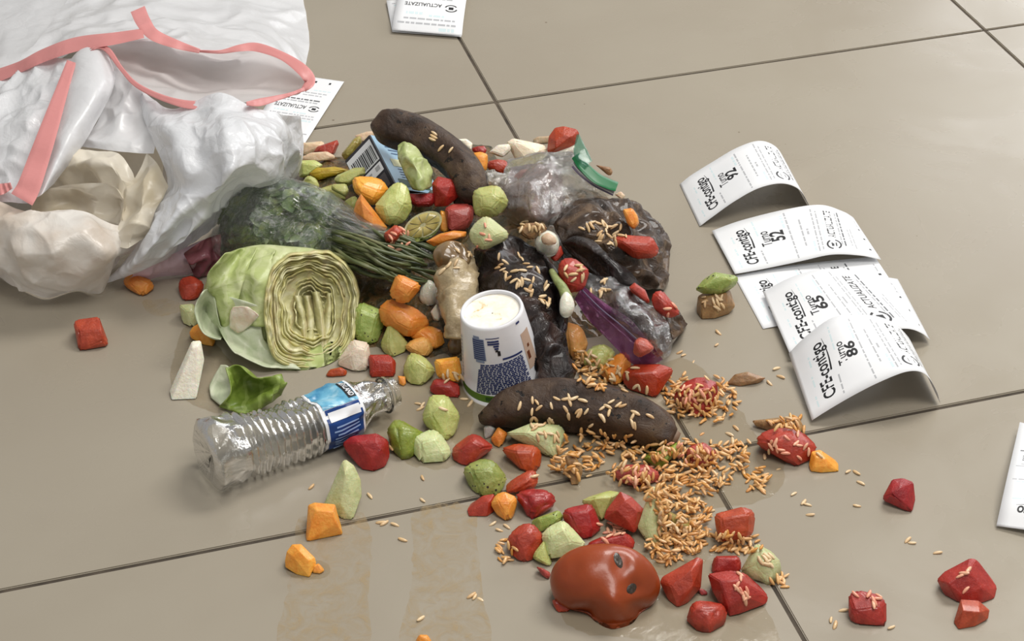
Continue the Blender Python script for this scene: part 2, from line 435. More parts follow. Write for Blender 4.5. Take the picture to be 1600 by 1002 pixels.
def bvh_of(vs, fs): return BVHTree.FromPolygons([tuple(v) for v in vs], [tuple(f) for f in fs])
def on(bvh, x, y, off=0.0, fallback=1.6):
    d = ray(x, y).normalized(); h = bvh.ray_cast(EYE, d)
    if h[0] is None: return Dp(x, y, fallback)
    return h[0] - d * off

WM, PA, HD, KW, WH, SC = 'watermelon_chunk', 'papaya_chunk', 'honeydew_chunk', 'kiwi_chunk', 'white_food_chunk', 'peel_scrap'
GW, GO, GH = 'red watermelon chunks', 'orange papaya chunks', 'green honeydew chunks'
def Wc(c, o_, l, m=None, **k): return chunk(WM, m or M_W, c, o_, l, 'watermelon', GW, **k)
def Oc(c, o_, l, m=None, **k): return chunk(PA, m or M_O, c, o_, l, 'papaya', GO, **k)
def Hc(c, o_, l, m=None, **k): return chunk(HD, m or M_H, c, o_, l, 'melon', GH, **k)

# ------------------------------------------------------------------ white drawstring bin bag
def R(*pts): return [P(x, y, z / 100) for x, y, z in pts]
bag = empty('trash_bag', P(230, 330), 'large white plastic trash bag with pink drawstring lying open beside the pile', 'trash bag')
patch('back_sheet', [R((150, -60, 1.5), (240, -60, 2.5), (340, -60, 2), (410, -60, 1), (465, -60, .3)),
                     R((105, 0, 4), (230, 0, 5.5), (310, 0, 4.5), (390, 0, 2.5), (474, 0, .3)),
                     R((58, 64, 7), (190, 45, 8.5), (300, 42, 7.5), (390, 45, 4.5), (484, 60, .3)),
                     R((-5, 120, 7.5), (120, 75, 11), (240, 66, 12), (345, 86, 10.5), (476, 112, 1))], M_BAG, bag, 120, 80, .006, 12, 30, 1)
patch('under_sheet', [R((-140, -60, .3), (0, -60, 1), (170, -60, 2)), R((-110, 30, .3), (0, 30, 2), (95, 30, 3)), R((-90, 150, 1), (-20, 130, 4), (30, 110, 5))], M_BAG, bag, 40, 30, .004, 12, 30, 2)
patch('mouth_lining', [R((150, 72, 12), (235, 62, 12.5), (300, 80, 12), (345, 84, 12), (400, 74, 12), (450, 92, 12), (484, 125, 11)),
                       R((158, 78, 11.5), (235, 84, 10), (300, 96, 9.2), (350, 100, 8.2), (400, 98, 8.6), (445, 110, 10), (479, 128, 10.7)),
                       R((175, 92, 11.5), (230, 116, 10), (300, 128, 8.4), (360, 130, 7.6), (410, 132, 8.6), (450, 134, 10), (477, 133, 10.6)),
                       R((190, 107, 12), (218, 135, 12), (265, 156, 12), (320, 164, 12), (400, 158, 11.5), (450, 148, 11), (476, 139, 10.5))], M_LIN, bag, 80, 40, .004, 12, 26, 3)
patch('front_panel', [R((215, 138, 11.5), (262, 168, 12), (300, 160, 13), (345, 145, 14.5), (400, 168, 13.5), (440, 178, 11.5), (468, 182, 8)),
                      R((225, 180, 10.5), (265, 205, 13), (310, 210, 13.4), (350, 195, 15.5), (400, 210, 14), (440, 215, 11.5), (474, 215, 6)),
                      R((245, 240, 9.5), (275, 255, 12), (320, 260, 12.6), (360, 245, 14.4), (405, 250, 13), (440, 255, 10), (471, 255, 4)),
                      R((262, 292, 8), (290, 300, 10), (325, 300, 11), (360, 280, 13), (400, 272, 11.5), (432, 280, 8), (462, 280, 2)),
                      R((238, 330, 6.5), (268, 340, 9), (300, 335, 8.2), (330, 322, 9), (358, 300, 9), (395, 290, 7), (445, 290, 2)),
                      R((205, 395, 3.8), (228, 395, 6), (260, 390, 5.2), (290, 375, 6), (315, 350, 6), (345, 325, 5), (400, 310, 1)),
                      R((163, 444, .2), (190, 434, 1.5), (215, 425, 2.5), (245, 412, 3), (275, 400, 2.5), (300, 380, 1.5), (340, 350, .3))], M_BAGC, bag, 160, 160, .0072, 15, 38, 4)
patch('hem', [R((212, 424, 2.8), (250, 407, 3.2), (300, 382, 3.4), (325, 372, 3)), R((205, 434, 1.6), (250, 424, 1.8), (300, 410, 2), (328, 396, 2)),
              R((190, 443, .15), (245, 434, .15), (300, 426, .15), (330, 412, .15))], M_ROSE, bag, 60, 16, .003, 30, 70, 5)
patch('wet_liner', [R((288, 398, 4), (312, 378, 4.4), (345, 366, 4)), R((296, 415, 2), (318, 405, 2.4), (345, 400, 2)), R((303, 432, .2), (318, 432, .2), (345, 428, .2))], M_MAROON, bag, 40, 30, .007, 30, 70, 6)
patch('mouth_skirt', [R((160, 82, 12), (180, 98, 12), (200, 120, 12), (220, 142, 12)), R((166, 130, 10.5), (186, 142, 11.2), (206, 156, 11), (230, 178, 11)),
                      R((150, 190, 9), (182, 192, 10.2), (212, 198, 10), (242, 216, 10)), R((122, 228, 8), (160, 234, 9), (195, 239, 9), (240, 240, 9))], M_BAG, bag, 70, 70, .006, 16, 40, 7)
patch('side_flap', [R((105, 100, 11), (125, 78, 12.5), (150, 73, 12.8), (170, 86, 12)), R((88, 150, 10.5), (120, 140, 12.2), (150, 140, 12.5), (178, 132, 11.5)),
                    R((72, 230, 9), (95, 220, 10.8), (115, 215, 10.8), (137, 215, 9.5)), R((48, 312, 7.8), (58, 308, 8.5), (68, 302, 8.7), (84, 288, 8))], M_BAG, bag, 50, 60, .0025, 10, 26, 8)
patch('side_panel', [R((-60, 140, 6.5), (20, 113, 8.8), (70, 92, 10.4), (112, 92, 11.4)), R((-60, 190, 6.5), (10, 170, 9), (50, 168, 10), (96, 150, 10.5)),
                     R((-60, 260, 6), (0, 240, 8), (35, 240, 8.5), (74, 230, 9)), R((-60, 330, 4), (-10, 318, 6), (15, 316, 6.5), (48, 316, 7))], M_BAGC, bag, 80, 90, .009, 16, 36, 9)
patch('inner_fold', [R((50, 298, 7), (80, 294, 8), (125, 286, 8.7), (172, 288, 8.7), (192, 312, 8)), R((50, 316, 6), (90, 312, 6.3), (130, 308, 6.6), (170, 316, 6.5), (192, 335, 7)),
                     R((45, 340, 5), (90, 340, 5), (130, 345, 5), (170, 350, 5), (194, 356, 6))], M_BAGD, bag, 90, 50, .007, 18, 40, 10)
patch('inner_fold', [R((100, 236, 8.5), (140, 234, 9.2), (182, 240, 9.2), (206, 264, 8.5), (214, 288, 8)), R((88, 264, 8), (130, 254, 9.4), (170, 260, 9.8), (192, 278, 9), (207, 294, 8)),
                     R((80, 284, 6), (120, 284, 6.5), (165, 290, 7), (186, 302, 7.5), (198, 312, 7.5)), R((75, 304, 4), (120, 304, 4), (165, 308, 5), (186, 320, 6), (194, 330, 7))], M_BAGD, bag, 90, 60, .008, 18, 42, 11)
patch('inner_fold', [R((228, 238, 9), (245, 255, 9.5), (263, 290, 9)), R((207, 284, 8), (230, 284, 9.3), (256, 304, 8.8)), R((190, 300, 7.5), (214, 318, 8.8), (245, 326, 8)),
                     R((187, 345, 6.5), (210, 350, 7.8), (238, 345, 7)), R((168, 378, 5.5), (200, 388, 6), (228, 372, 5.5))], M_BAGD, bag, 60, 100, .007, 18, 44, 12)
patch('inner_wall', [R((90, 224, 7), (160, 226, 7), (250, 230, 7)), R((90, 262, 4.5), (160, 262, 4.5), (255, 264, 4.5)), R((80, 320, 2), (160, 320, 2), (245, 330, 2))], M_BAGD, bag, 20, 20)
patch('outer_fold', [R((-60, 290, 8), (0, 315, 8), (45, 331, 8.2), (90, 329, 8.3), (130, 329, 8.4), (160, 343, 7.2), (190, 352, 6.2), (236, 348, 5.0)),
                     R((-60, 340, 7.5), (0, 350, 8), (45, 360, 8.4), (90, 362, 8.5), (130, 360, 8.4), (155, 368, 7.2), (190, 374, 5.8), (232, 364, 4)),
                     R((-60, 390, 5), (0, 395, 6), (45, 400, 6.6), (90, 402, 6.8), (130, 400, 6.4), (165, 395, 6.3), (195, 392, 4.6), (215, 388, 3)),
                     R((-60, 410, 2), (0, 424, 2.4), (45, 440, 3), (90, 440, 3.6), (130, 432, 4.2), (168, 407, 4), (182, 402, 2.5), (192, 402, 1.5)),
                     R((-60, 412, .1), (0, 433, .1), (48, 459, .1), (75, 467, .1), (120, 454, .1), (158, 458, .3), (166, 430, .5), (174, 405, .5))], M_BAGO, bag, 150, 110, .0078, 15, 36, 13)
def ribbon(pts, mat, parent, name='drawstring', n=40, off=.002):
    rip = .0012 if name == 'drawstring' else 0.0
    c = crline([Vector((p[0], p[1], p[2])) for p in pts], n); wd = crline([Vector((p[3], 0, 0)) for p in pts], n)
    vs = []
    for k in range(n + 1):
        tdir = c[min(k + 1, n)] - c[max(k - 1, 0)]; pn = Vector((-tdir.y, tdir.x)).normalized()
        for s_ in (-.5, -.25, 0, .25, .5):
            q = P(c[k].x + pn.x * wd[k].x * s_, c[k].y + pn.y * wd[k].x * s_, c[k].z / 100 + (.0014 if s_ in (-.25, .25) else 0))
            vs.append(q - ray(c[k].x, c[k].y) * (off + rip * math.sin(k * .7)))
    return obj(name, vs, grid_faces(n, 4), mat, parent)
ribbon([(-25, 126, 7.6, 22), (30, 105, 9.5, 17), (70, 86, 11, 20), (120, 69, 12.2, 22), (180, 60, 13, 19), (224, 52, 13.4, 15)], M_PINK, bag, off=.006)
ribbon([(215, 14, 13, 24), (224, 34, 13.4, 23), (240, 54, 13.4, 19), (275, 69, 13, 14), (312, 80, 12.6, 7)], M_PINK, bag, off=.006)
ribbon([(312, 80, 12.6, 4), (345, 81, 12.5, 6), (375, 75, 12.5, 11), (402, 74, 12.5, 14), (440, 87, 12.4, 13), (470, 107, 12, 18), (484, 126, 11.5, 18), (474, 141, 11, 8)], M_PINK, bag, off=.004)
ribbon([(140, 78, 12.4, 5), (155, 73, 12.6, 7), (170, 80, 12.6, 9), (190, 108, 12.5, 7), (215, 134, 12.5, 8), (260, 155, 12.6, 10), (305, 164, 12.8, 13), (350, 155, 12.5, 8)], M_PINK, bag, off=.006)
ribbon([(385, 162, 14.2, 6), (405, 160, 13.4, 12), (430, 154, 12.5, 9), (455, 147, 11.8, 6), (476, 139, 11.2, 6)], M_PINK, bag, off=.006)
ribbon([(112, 96, 12, 15), (97, 140, 11.6, 20), (77, 200, 11, 28), (60, 250, 10, 33), (45, 292, 9.4, 36), (34, 312, 9, 38)], M_PINK, bag, off=.006)
ribbon([(-30, 300, 7, 20), (0, 296, 7.5, 18), (18, 290, 8, 10)], M_PINK, bag, off=.004)

# ------------------------------------------------------------------ bagged herbs
t = NT('dark_herb_leaf'); co = t.coord(); t.ln(t.ramp(t.noise(co, 60, 4), [(.3, S(30, 46, 22)), (.46, S(58, 84, 38)), (.6, S(96, 118, 54)), (.74, S(146, 152, 76))]), t.b.inputs['Base Color']); t.set(Roughness=.4); t.bump(t.noise(co, 200, 3), .3, .001); M_HERB = t.m
t = NT('herb_stem'); co = t.coord(); t.ln(t.ramp(t.noise(co, 40, 3), [(.3, S(52, 64, 36)), (.55, S(88, 96, 58)), (.8, S(140, 136, 100))]), t.b.inputs['Base Color']); t.set(Roughness=.4); M_STEM = t.m
hol = [(336, 398), (336, 345), (356, 308), (400, 284), (455, 282), (505, 298), (545, 330), (562, 372), (556, 420), (500, 425), (400, 415)]
def shrink(ol, k, dx=0, dy=0):
    cx = sum(q[0] for q in ol) / len(ol); cy = sum(q[1] for q in ol) / len(ol)
    return [(cx + (x - cx) * k + dx, cy + (y - cy) * k + dy) for x, y in ol]
hv, hf, hd, hs = blob('x', shrink(hol, .93, 0, 4), None, .42, .45, 0, make=False, wob=.01, ws=40)
herb = empty('herb_bunch', P(445, 415), 'bunch of dark leafy herbs with long stems inside the clear bag behind the lettuce', 'herbs')
obj('leaf_mass', hv, hf, M_HERB, herb); hb = bvh_of(hv, hf)
lv, lf = [], []; rnd = random.Random(3)
def add_leaf(c, n, L, W_, ang, curl):
    n = n.normalized(); a = n.cross(Vector((.3, .2, 1))).normalized(); b = n.cross(a)
    u = a * math.cos(ang) + b * math.sin(ang); v = n.cross(u)
    k0 = len(lv)
    for i in range(5):
        f = i / 4; wd = W_ * math.sin(math.pi * (.12 + .86 * f)) ; base = c + u * (L * (f - .5)) + n * (curl * (f - .5) ** 2 * -1 + .001)
        lv.extend([base - v * wd + n * curl * .25, base, base + v * wd + n * curl * .25])
    for i in range(4):
        for j in range(2): a0 = k0 + i * 3 + j; lf.append((a0, a0 + 1, a0 + 4, a0 + 3))
for k in range(420):
    x, y = rnd.uniform(338, 560), rnd.uniform(286, 425)
    h = hb.ray_cast(EYE, ray(x, y).normalized())
    if h[0] is None: continue
    nn = (h[1] + Vector((rnd.uniform(-.5, .5), rnd.uniform(-.5, .5), rnd.uniform(-.3, .5)))).normalized()
    if nn.dot(EYE - h[0]) < 0: nn = -nn
    add_leaf(h[0] + nn * .002, nn, rnd.uniform(.016, .034), rnd.uniform(.005, .010), rnd.uniform(0, 6.3), rnd.uniform(.002, .01))
setp(obj('leaves', lv, lf, M_HERB, herb), kind='stuff')
sv, sf = [], []
for k in range(70):
    f = rnd.random(); y0 = 318 + 92 * f; x0 = 505 + rnd.uniform(-12, 30) + 22 * f
    x1 = 676 + rnd.uniform(-50, 14); y1 = 384 + 52 * f + rnd.uniform(-8, 8) + (0 if f < .6 else 14)
    zz = rnd.uniform(.030, .05) + (.5 - abs(f - .5)) * .035
    pts = [P(x0, y0, zz), P((x0 * 2 + x1) / 3 + rnd.uniform(-8, 8), (y0 * 2 + y1) / 3 + rnd.uniform(-9, 9), zz + .006), P((x0 + x1 * 2) / 3, (y0 + y1 * 2) / 3 + rnd.uniform(-9, 9), zz), P(x1, y1, zz - .012)]
    c = crline(pts, 8); r0 = rnd.uniform(.0009, .0022)
    a, b = tube(c, [r0] * 9, 6); o0 = len(sv); sv += a; sf += [tuple(i + o0 for i in q) for q in b]
setp(obj('stems', sv, sf, M_STEM, herb), kind='stuff')
v2, f2, _, _ = blob('x', [(336, 395), (334, 350), (352, 306), (398, 281), (457, 279), (512, 298), (560, 330), (600, 350), (640, 370), (684, 395), (690, 425), (640, 470), (600, 478), (560, 440), (480, 432), (400, 420)], None, .36, .4, 0, make=False, wob=.012, ws=26, n=120, m=26)
v2 = [v + Vector((0, 0, 0)) + (EYE - v).normalized() * (.005 * (fold(v, 22, 3) + .6 * fold(v, 60, 4)) + .004) for v in v2]
v2 = [Vector((v.x, v.y, max(v.z, .0008))) for v in v2]
setp(obj('clear_plastic_bag', v2, f2, M_CLEAR), 'crinkled clear plastic bag wrapped around dark green herbs behind the lettuce', 'plastic bag')

# ------------------------------------------------------------------ lettuce
def leafmat(name, stops, vein, scale=30):
    t = NT(name); co = t.coord()
    mp = t.add('ShaderNodeMapping'); mp.inputs['Scale'].default_value = (1, 1.2, 3.0); t.ln(co, mp.inputs[0])
    nz = t.noise(mp.outputs[0], scale, 5, .6, .8); col = t.ramp(nz, stops)
    wv = t.add('ShaderNodeTexWave', i_Scale=22.0, i_Distortion=6.0, i_Detail=3.0); t.ln(mp.outputs[0], wv.inputs['Vector'])
    col = t.mix(t.math('MULTIPLY', t.math('GREATER_THAN', wv.outputs['Fac'], .86), .35), col, vein)
    t.ln(col, t.b.inputs['Base Color']); t.set(Roughness=.38, Coat_Weight=.1); t.bump(t.math('ADD', nz, wv.outputs['Fac']), .35, .002)
    tr = t.add('ShaderNodeBsdfTranslucent'); t.ln(col, tr.inputs[0]); mx = t.add('ShaderNodeMixShader'); mx.inputs[0].default_value = .18
    t.ln(t.b.outputs[0], mx.inputs[1]); t.ln(tr.outputs[0], mx.inputs[2]); t.ln(mx.outputs[0], t.out.inputs[0]); return t.m
M_LET = leafmat('lettuce_green', [(.3, S(164, 180, 106)), (.5, S(194, 206, 138)), (.7, S(218, 224, 174))], S(226, 230, 186))
M_LETP = leafmat('lettuce_pale', [(.3, S(196, 208, 172)), (.5, S(212, 220, 190)), (.7, S(226, 230, 206))], S(236, 238, 216))
M_LETY = leafmat('lettuce_heart', [(.28, S(196, 190, 118)), (.5, S(222, 216, 150)), (.75, S(240, 234, 190))], S(206, 180, 128), 50)
M_LETH = leafmat('lettuce_cream', [(.28, S(200, 196, 140)), (.5, S(224, 220, 168)), (.75, S(240, 236, 204))], S(206, 184, 140), 50)
M_LETD = leafmat('lettuce_dark', [(.3, S(106, 130, 44)), (.55, S(136, 158, 68)), (.8, S(170, 184, 104))], S(186, 204, 120))
lol = [(312, 480), (322, 430), (350, 395), (400, 380), (450, 382), (500, 388), (540, 412), (557, 450), (556, 510), (540, 555), (500, 578), (450, 582), (400, 570), (360, 545), (330, 515)]
lvs, lfs, ld, ls = blob('x', shrink(lol, .97), None, .34, .5, 0, d=(P(450, 585) - EYE).dot(FWD) + .055, make=False, n=72, m=18)
lett = empty('iceberg_lettuce', P(440, 580), 'half head of iceberg lettuce with the cut face showing pale layered leaves', 'lettuce')
lb = bvh_of(lvs, lfs)
# cut face: nested wavy leaf edges standing in the hollowed head
cxp, cyp = 486, 484; rnd = random.Random(11)
dn = (on(lb, cxp, cyp, 0) - EYE).dot(FWD)
def facepos(x, y, off): return Dp(x, y, dn + (x - cxp) * .00022 + (cyp - y) * .00010 - off + .006)
def loop_pts(k, n=120):
    out = []
    for i in range(n):
        a = 2 * math.pi * i / n; ca_, sa_ = math.cos(a), math.sin(a)
        sq = 1 / (abs(ca_) ** 2.7 + abs(sa_) ** 2.7) ** (1 / 2.7)
        wv = 1 + (.05 + .16 * (1 - k)) * noise.noise(Vector((ca_ * 2.1, sa_ * 2.1, k * 2.4))) + (.02 + .05 * (1 - k)) * noise.noise(Vector((ca_ * 6, sa_ * 6, k * 5)))
        x = cxp + 70 * k * sq * wv * ca_; y = cyp - 90 * k * sq * wv * sa_
        if sa_ > 0: y += sa_ ** 2 * (1 - k) ** .7 * (20 * math.exp(-((x - 507) / 13) ** 2) - 9 * math.exp(-((x - 480) / 12) ** 2) + 12 * math.exp(-((x - 455) / 10) ** 2))
        out.append((x, y))
    return out
rim = loop_pts(.97)
def in_rim(x, y):
    c = False
    for i in range(len(rim)):
        x0, y0 = rim[i]; x1, y1 = rim[i - 1]
        if (y0 > y) != (y1 > y) and x < (x1 - x0) * (y - y0) / (y1 - y0) + x0: c = not c
    return c
hv2 = []
for v in lvs:
    d_ = (v - EYE).dot(FWD); x, y = proj(v)
    if d_ < dn + .035 and in_rim(x, y): v = slide((x, y), dn + .042, .001)
    hv2.append(v)
obj('head', hv2, lfs, M_LET, lett)
kk = [1.0, .965, .93, .89, .85, .81, .765, .72, .67, .62, .56, .50, .43, .35, .26]
for q, k in enumerate(kk):
    L = loop_pts(k); n = 120; s0 = int(rnd.uniform(0, n)); ln_ = n if q < 3 else int(rnd.uniform(84, 118)); closed = ln_ == n
    tops = .006 - .030 * (1 - k) ** 1.1 + rnd.uniform(-.0015, .003); vs, fs = [], []
    cnt = n if closed else ln_
    for i in range(cnt):
        x, y = L[(s0 + i) % n]; e = .003 * noise.noise(Vector((x * .06, y * .06, q * 1.3))) + .0012 * math.sin(i * .8 + q)
        f = .5 if closed else max(0.0, math.sin(math.pi * i / (cnt - 1))) ** .35; tp_ = tops + e - (0 if closed else .012 * (1 - f))
        lean = .975 + .02 * noise.noise(Vector((x * .04, y * .04, q + 9)))
        for o_, r0 in ((-.022, 1.03), (tp_ - .008, 1.012), (tp_ - .002, 1.0), (tp_, lean)):
            vs.append(facepos(cxp + (x - cxp) * r0, cyp + (y - cyp) * r0, o_))
    for i in range(cnt if closed else cnt - 1):
        a, b = i * 4, ((i + 1) % cnt) * 4
        for j in range(3): fs.append((a + j, a + j + 1, b + j + 1, b + j))
    o = obj('leaf_layer', vs, fs, (M_LETY, M_LETH, M_LETH, M_LETY)[q % 4], lett); md = o.modifiers.new('thickness', 'SOLIDIFY'); md.thickness = .0011
cv2 = []
for k in kk + [.02]:
    cv2 += [facepos(x, y, .0006 - .030 * (1 - k) ** 1.1) for x, y in loop_pts(k)]
obj('cut_face', cv2, grid_faces(len(kk), 120, 0, True), M_LETH, lett)
for (x0, y0, x1, y1, wd, dp_) in [(480, 462, 486, 540, 10, -.016), (494, 456, 505, 546, 9, -.012), (516, 458, 507, 546, 9, -.012), (464, 462, 476, 532, 9, -.014)]:
    rows = []
    for f in (0, .33, .66, 1):
        x, y = x0 + (x1 - x0) * f, y0 + (y1 - y0) * f; b_ = math.sin(f * math.pi) * 3
        rows.append([facepos(x - wd, y, dp_ - .012), facepos(x + b_ - wd * .3, y, dp_ + .003), facepos(x + b_ + wd * .3, y, dp_ + .002), facepos(x + wd, y, dp_ - .012)])
    patch('heart_leaf', rows, M_LETH, lett, 10, 16, .0012, 60, 120, 3, thick=.0008)
def lp(*pts, off=.004): return [on(lb, x, y, (q[0] if q else off)) for x, y, *q in pts]
# wrapper leaves
patch('wrapper_leaf', [lp((352, 396), (380, 388, .008), (402, 386, .006)), lp((325, 430), (352, 425, .012), (388, 420, .006)), lp((326, 470), (350, 470, .014), (372, 470, .006)), lp((330, 500), (348, 512, .010), (366, 520, .005))], M_LET, lett, 24, 30, .004, 24, 60, 21, thick=.0008)
patch('wrapper_leaf', [lp((330, 460), (350, 462, .012), (380, 470, .01), (408, 480, .006)), lp((336, 500), (360, 505, .012), (392, 520, .01), (412, 530, .006)), lp((362, 545), (392, 550, .01), (420, 555, .008), (440, 552, .004)), lp((375, 556), (410, 572, .006), (440, 576, .006), (470, 578, .004))], M_LETP, lett, 30, 30, .003, 20, 50, 22, thick=.0008)
patch('wrapper_leaf', [lp((400, 386, .004), (430, 390, .004), (424, 396, .004)), lp((380, 425, .005), (405, 428, .009), (424, 430, .004)), lp((368, 470, .005), (398, 468, .009), (424, 470, .004)), lp((372, 500, .005), (400, 510, .008), (424, 510, .004))], M_LET, lett, 24, 30, .003, 26, 60, 23, thick=.0008)
patch('torn_leaf', [lp((364, 480, .014), (385, 479, .016), (398, 487, .014)), lp((360, 490, .013), (382, 496, .015), (404, 495, .013)), lp((359, 512, .012), (374, 520, .012), (394, 505, .01))], M_JP, lett, 16, 16, .0015, 60, 120, 24, thick=.001)
patch('grey_leaf', [lp((308, 470), (318, 455, .006), (330, 450, .01)), lp((304, 490), (318, 480, .012), (336, 470, .014)), lp((318, 520), (330, 505, .014), (342, 505, .014)), lp((345, 530), (348, 525, .01), (350, 520, .01))], M_LETP, lett, 20, 24, .002, 30, 60, 25, thick=.0008)
loose = empty('lettuce_leaf', P(395, 640), 'loose bright green lettuce leaf on the floor under the lettuce head', 'lettuce leaf')
patch('blade', [R((352, 575, 3), (372, 572, 3.2), (400, 590, 3), (440, 585, 2.5)), R((362, 610, 2), (385, 600, 1.2), (410, 605, 1.2), (446, 600, 2.6)), R((350, 628, 1.2), (385, 625, .6), (420, 620, 1.8), (448, 598, 3)), R((342, 636, .3), (380, 646, .3), (412, 636, .4), (440, 618, 1))], M_LETD, loose, 40, 36, .004, 24, 60, 27, thick=.0008)
patch('blade', [R((345, 570, 1.5), (356, 572, 2), (366, 585, 2)), R((328, 600, .5), (345, 600, 1), (360, 612, 1)), R((330, 622, .2), (345, 634, .3), (355, 635, .3))], M_LETP, loose, 20, 20, .003, 30, 60, 28, thick=.0006)

# ------------------------------------------------------------------ water bottle (crushed, on its side)
bot = empty('water_bottle', P(455, 690), 'crushed clear plastic water bottle with a blue label lying on the floor', 'bottle')
bA, bB = P(318, 712, .028), P(616, 612, .020)
ax = (bB - bA); BL = ax.length; ax.normalize(); bu = ax.cross(Vector((0, 0, 1))).normalized(); bw = bu.cross(ax) * 1.0
if bw.z < 0: bw = -bw
def bprof(f):
    if f < .03: return .022 + .008 * math.sin(f / .03 * math.pi / 2)
    if f < .16: return .030
    if f < .56: return .0285 + .0012 * math.sin((f - .16) / .4 * math.pi * 2 * 12)
    if f < .78: return .0275 - .003 * max(0, (f - .70) / .08)
    if f < .93: return .0245 - (f - .78) / .15 * .0115
    if f < .955: return .0130
    if f < .965: return .0155
    return .0128
def bpos(f, a, ex=0.0):
    r = bprof(f) + ex
    dent = .009 * math.exp(-((f - .42) / .22) ** 2) * max(0, math.cos(a - 2.0)) ** 3 + .006 * math.exp(-((f - .62) / .16) ** 2) * max(0, math.cos(a - 1.75)) ** 6
    dent += .007 * math.exp(-((f - .84) / .06) ** 2) * abs(math.cos(a * 1.5 + 1)) ** 3
    q = (noise.noise(Vector((f * 14, math.cos(a) * 1.5, math.sin(a) * 1.5))) * .003 - abs(noise.noise(Vector((f * 9 + 4, math.cos(a) * 2.2, math.sin(a) * 2.2)))) * .004) * (0 if f > .93 else 1)
    r = r - dent + q
    c = bA + ax * (BL * f) + Vector((0, 0, -.003 * math.sin(f * math.pi)))
    v = c + bu * (r * math.cos(a)) + bw * (r * math.sin(a))
    if v.z < .0006: v.z = .0006
    return v
nf, na = 170, 64
vs = [bpos(j / nf, 2 * math.pi * i / na) for j in range(nf + 1) for i in range(na)]
fs = grid_faces(nf, na, 0, True); vs.append(bpos(0, 0) * .5 + bpos(0, math.pi) * .5 + ax * .007); ce = len(vs) - 1
fs += [((i + 1) % na, i, ce) for i in range(na)]
obj('body', vs, fs, M_PET, bot)
t = NT('label_blue'); co = t.coord(); t.ln(t.ramp(t.noise(co, 60, 5), [(.35, S(60, 130, 170)), (.55, S(112, 180, 210)), (.7, S(176, 216, 232))]), t.b.inputs['Base Color']); t.set(Roughness=.25); M_LBL = t.m
M_NAVY = simple('label_navy', S(22, 62, 128), .3); M_INK = simple('print_black', S(26, 26, 30), .5); M_WHT = simple('label_white', S(240, 242, 246), .35)
M_INKB = simple('print_navy', S(40, 52, 104), .5); M_GRYI = simple('print_grey', S(176, 178, 182), .6); M_INKD = simple('print_dark_grey', S(96, 98, 102), .6); M_TEAL = simple('print_pale_teal', S(208, 226, 230), .6); M_SKYI = simple('print_pale_blue', S(150, 180, 226), .5)
def strip(name, f0, f1, a0, a1, ex, mat, parent, n1=14, n2=30):
    vs = [bpos(f0 + (f1 - f0) * j / n1, a0 + (a1 - a0) * i / n2, ex) for j in range(n1 + 1) for i in range(n2 + 1)]
    return obj(name, vs, grid_faces(n1, n2), mat, parent)
# the side of the bottle seen from the camera: angle 0 is along bu; find the angle that faces the eye
mid = bA + ax * BL * .68; best = max(range(72), key=lambda k: (bu * math.cos(k * math.pi / 36) + bw * math.sin(k * math.pi / 36)).dot((EYE - mid).normalized()))
aF = best * math.pi / 36
sg = 1 if (bu * math.cos(aF + .5) + bw * math.sin(aF + .5)).z > (bu * math.cos(aF - .5) + bw * math.sin(aF - .5)).z else -1
lab = strip('label', .555, .775, aF - 1.75 * sg, aF + 1.9 * sg, .0006, M_WHT, bot)
strip('label_print', .57, .762, aF + .22 * sg, aF + 1.85 * sg, .0010, M_LBL, lab)
strip('label_print', .57, .762, aF - 1.7 * sg, aF - .08 * sg, .0010, M_NAVY, lab)
strip('label_print', .575, .757, aF + .04 * sg, aF + .20 * sg, .0010, M_NAVY, lab)
strip('label_print', .585, .75, aF - .20 * sg, aF + .10 * sg, .0014, M_WHT, lab)
strip('brand_panel', .715, .758, aF + .35 * sg, aF + 1.4 * sg, .0014, M_INK, lab)
def text_geo(s_, size, bold=0.0):
    cu = bpy.data.curves.new('t', 'FONT'); cu.body = s_; cu.size = size; cu.offset = bold; cu.resolution_u = 3
    o_ = bpy.data.objects.new('t', cu); COL.objects.link(o_)
    me = o_.to_mesh(); vs = [v.co.copy() for v in me.vertices]; fs = [tuple(p.vertices) for p in me.polygons]
    o_.to_mesh_clear(); bpy.data.objects.remove(o_); bpy.data.curves.remove(cu); return vs, fs
tv, tf = text_geo('KIRKLAND', 1.0, .02); wtx = max(v.x for v in tv)
obj('brand_name', [bpos(.724 + .028 * v.y / .75, aF + (1.34 - .94 * v.x / wtx) * sg, .0019) for v in tv], tf, M_WHT, lab)
for k in range(9):
    a_ = aF - (.36 + .12 * k) * sg; r_ = random.Random(k)
    strip('fine_print', .59 + r_.uniform(0, .02), .70 + r_.uniform(0, .04), a_, a_ - .05 * sg, .0014, M_SKYI, lab, 4, 2)
ring = [bpos(.945, 2 * math.pi * i / 24, .0022) for i in range(25)]
v_, f_ = tube(ring, [.0011] * 25, 8); obj('neck_ring', v_, f_, M_PET, bot)

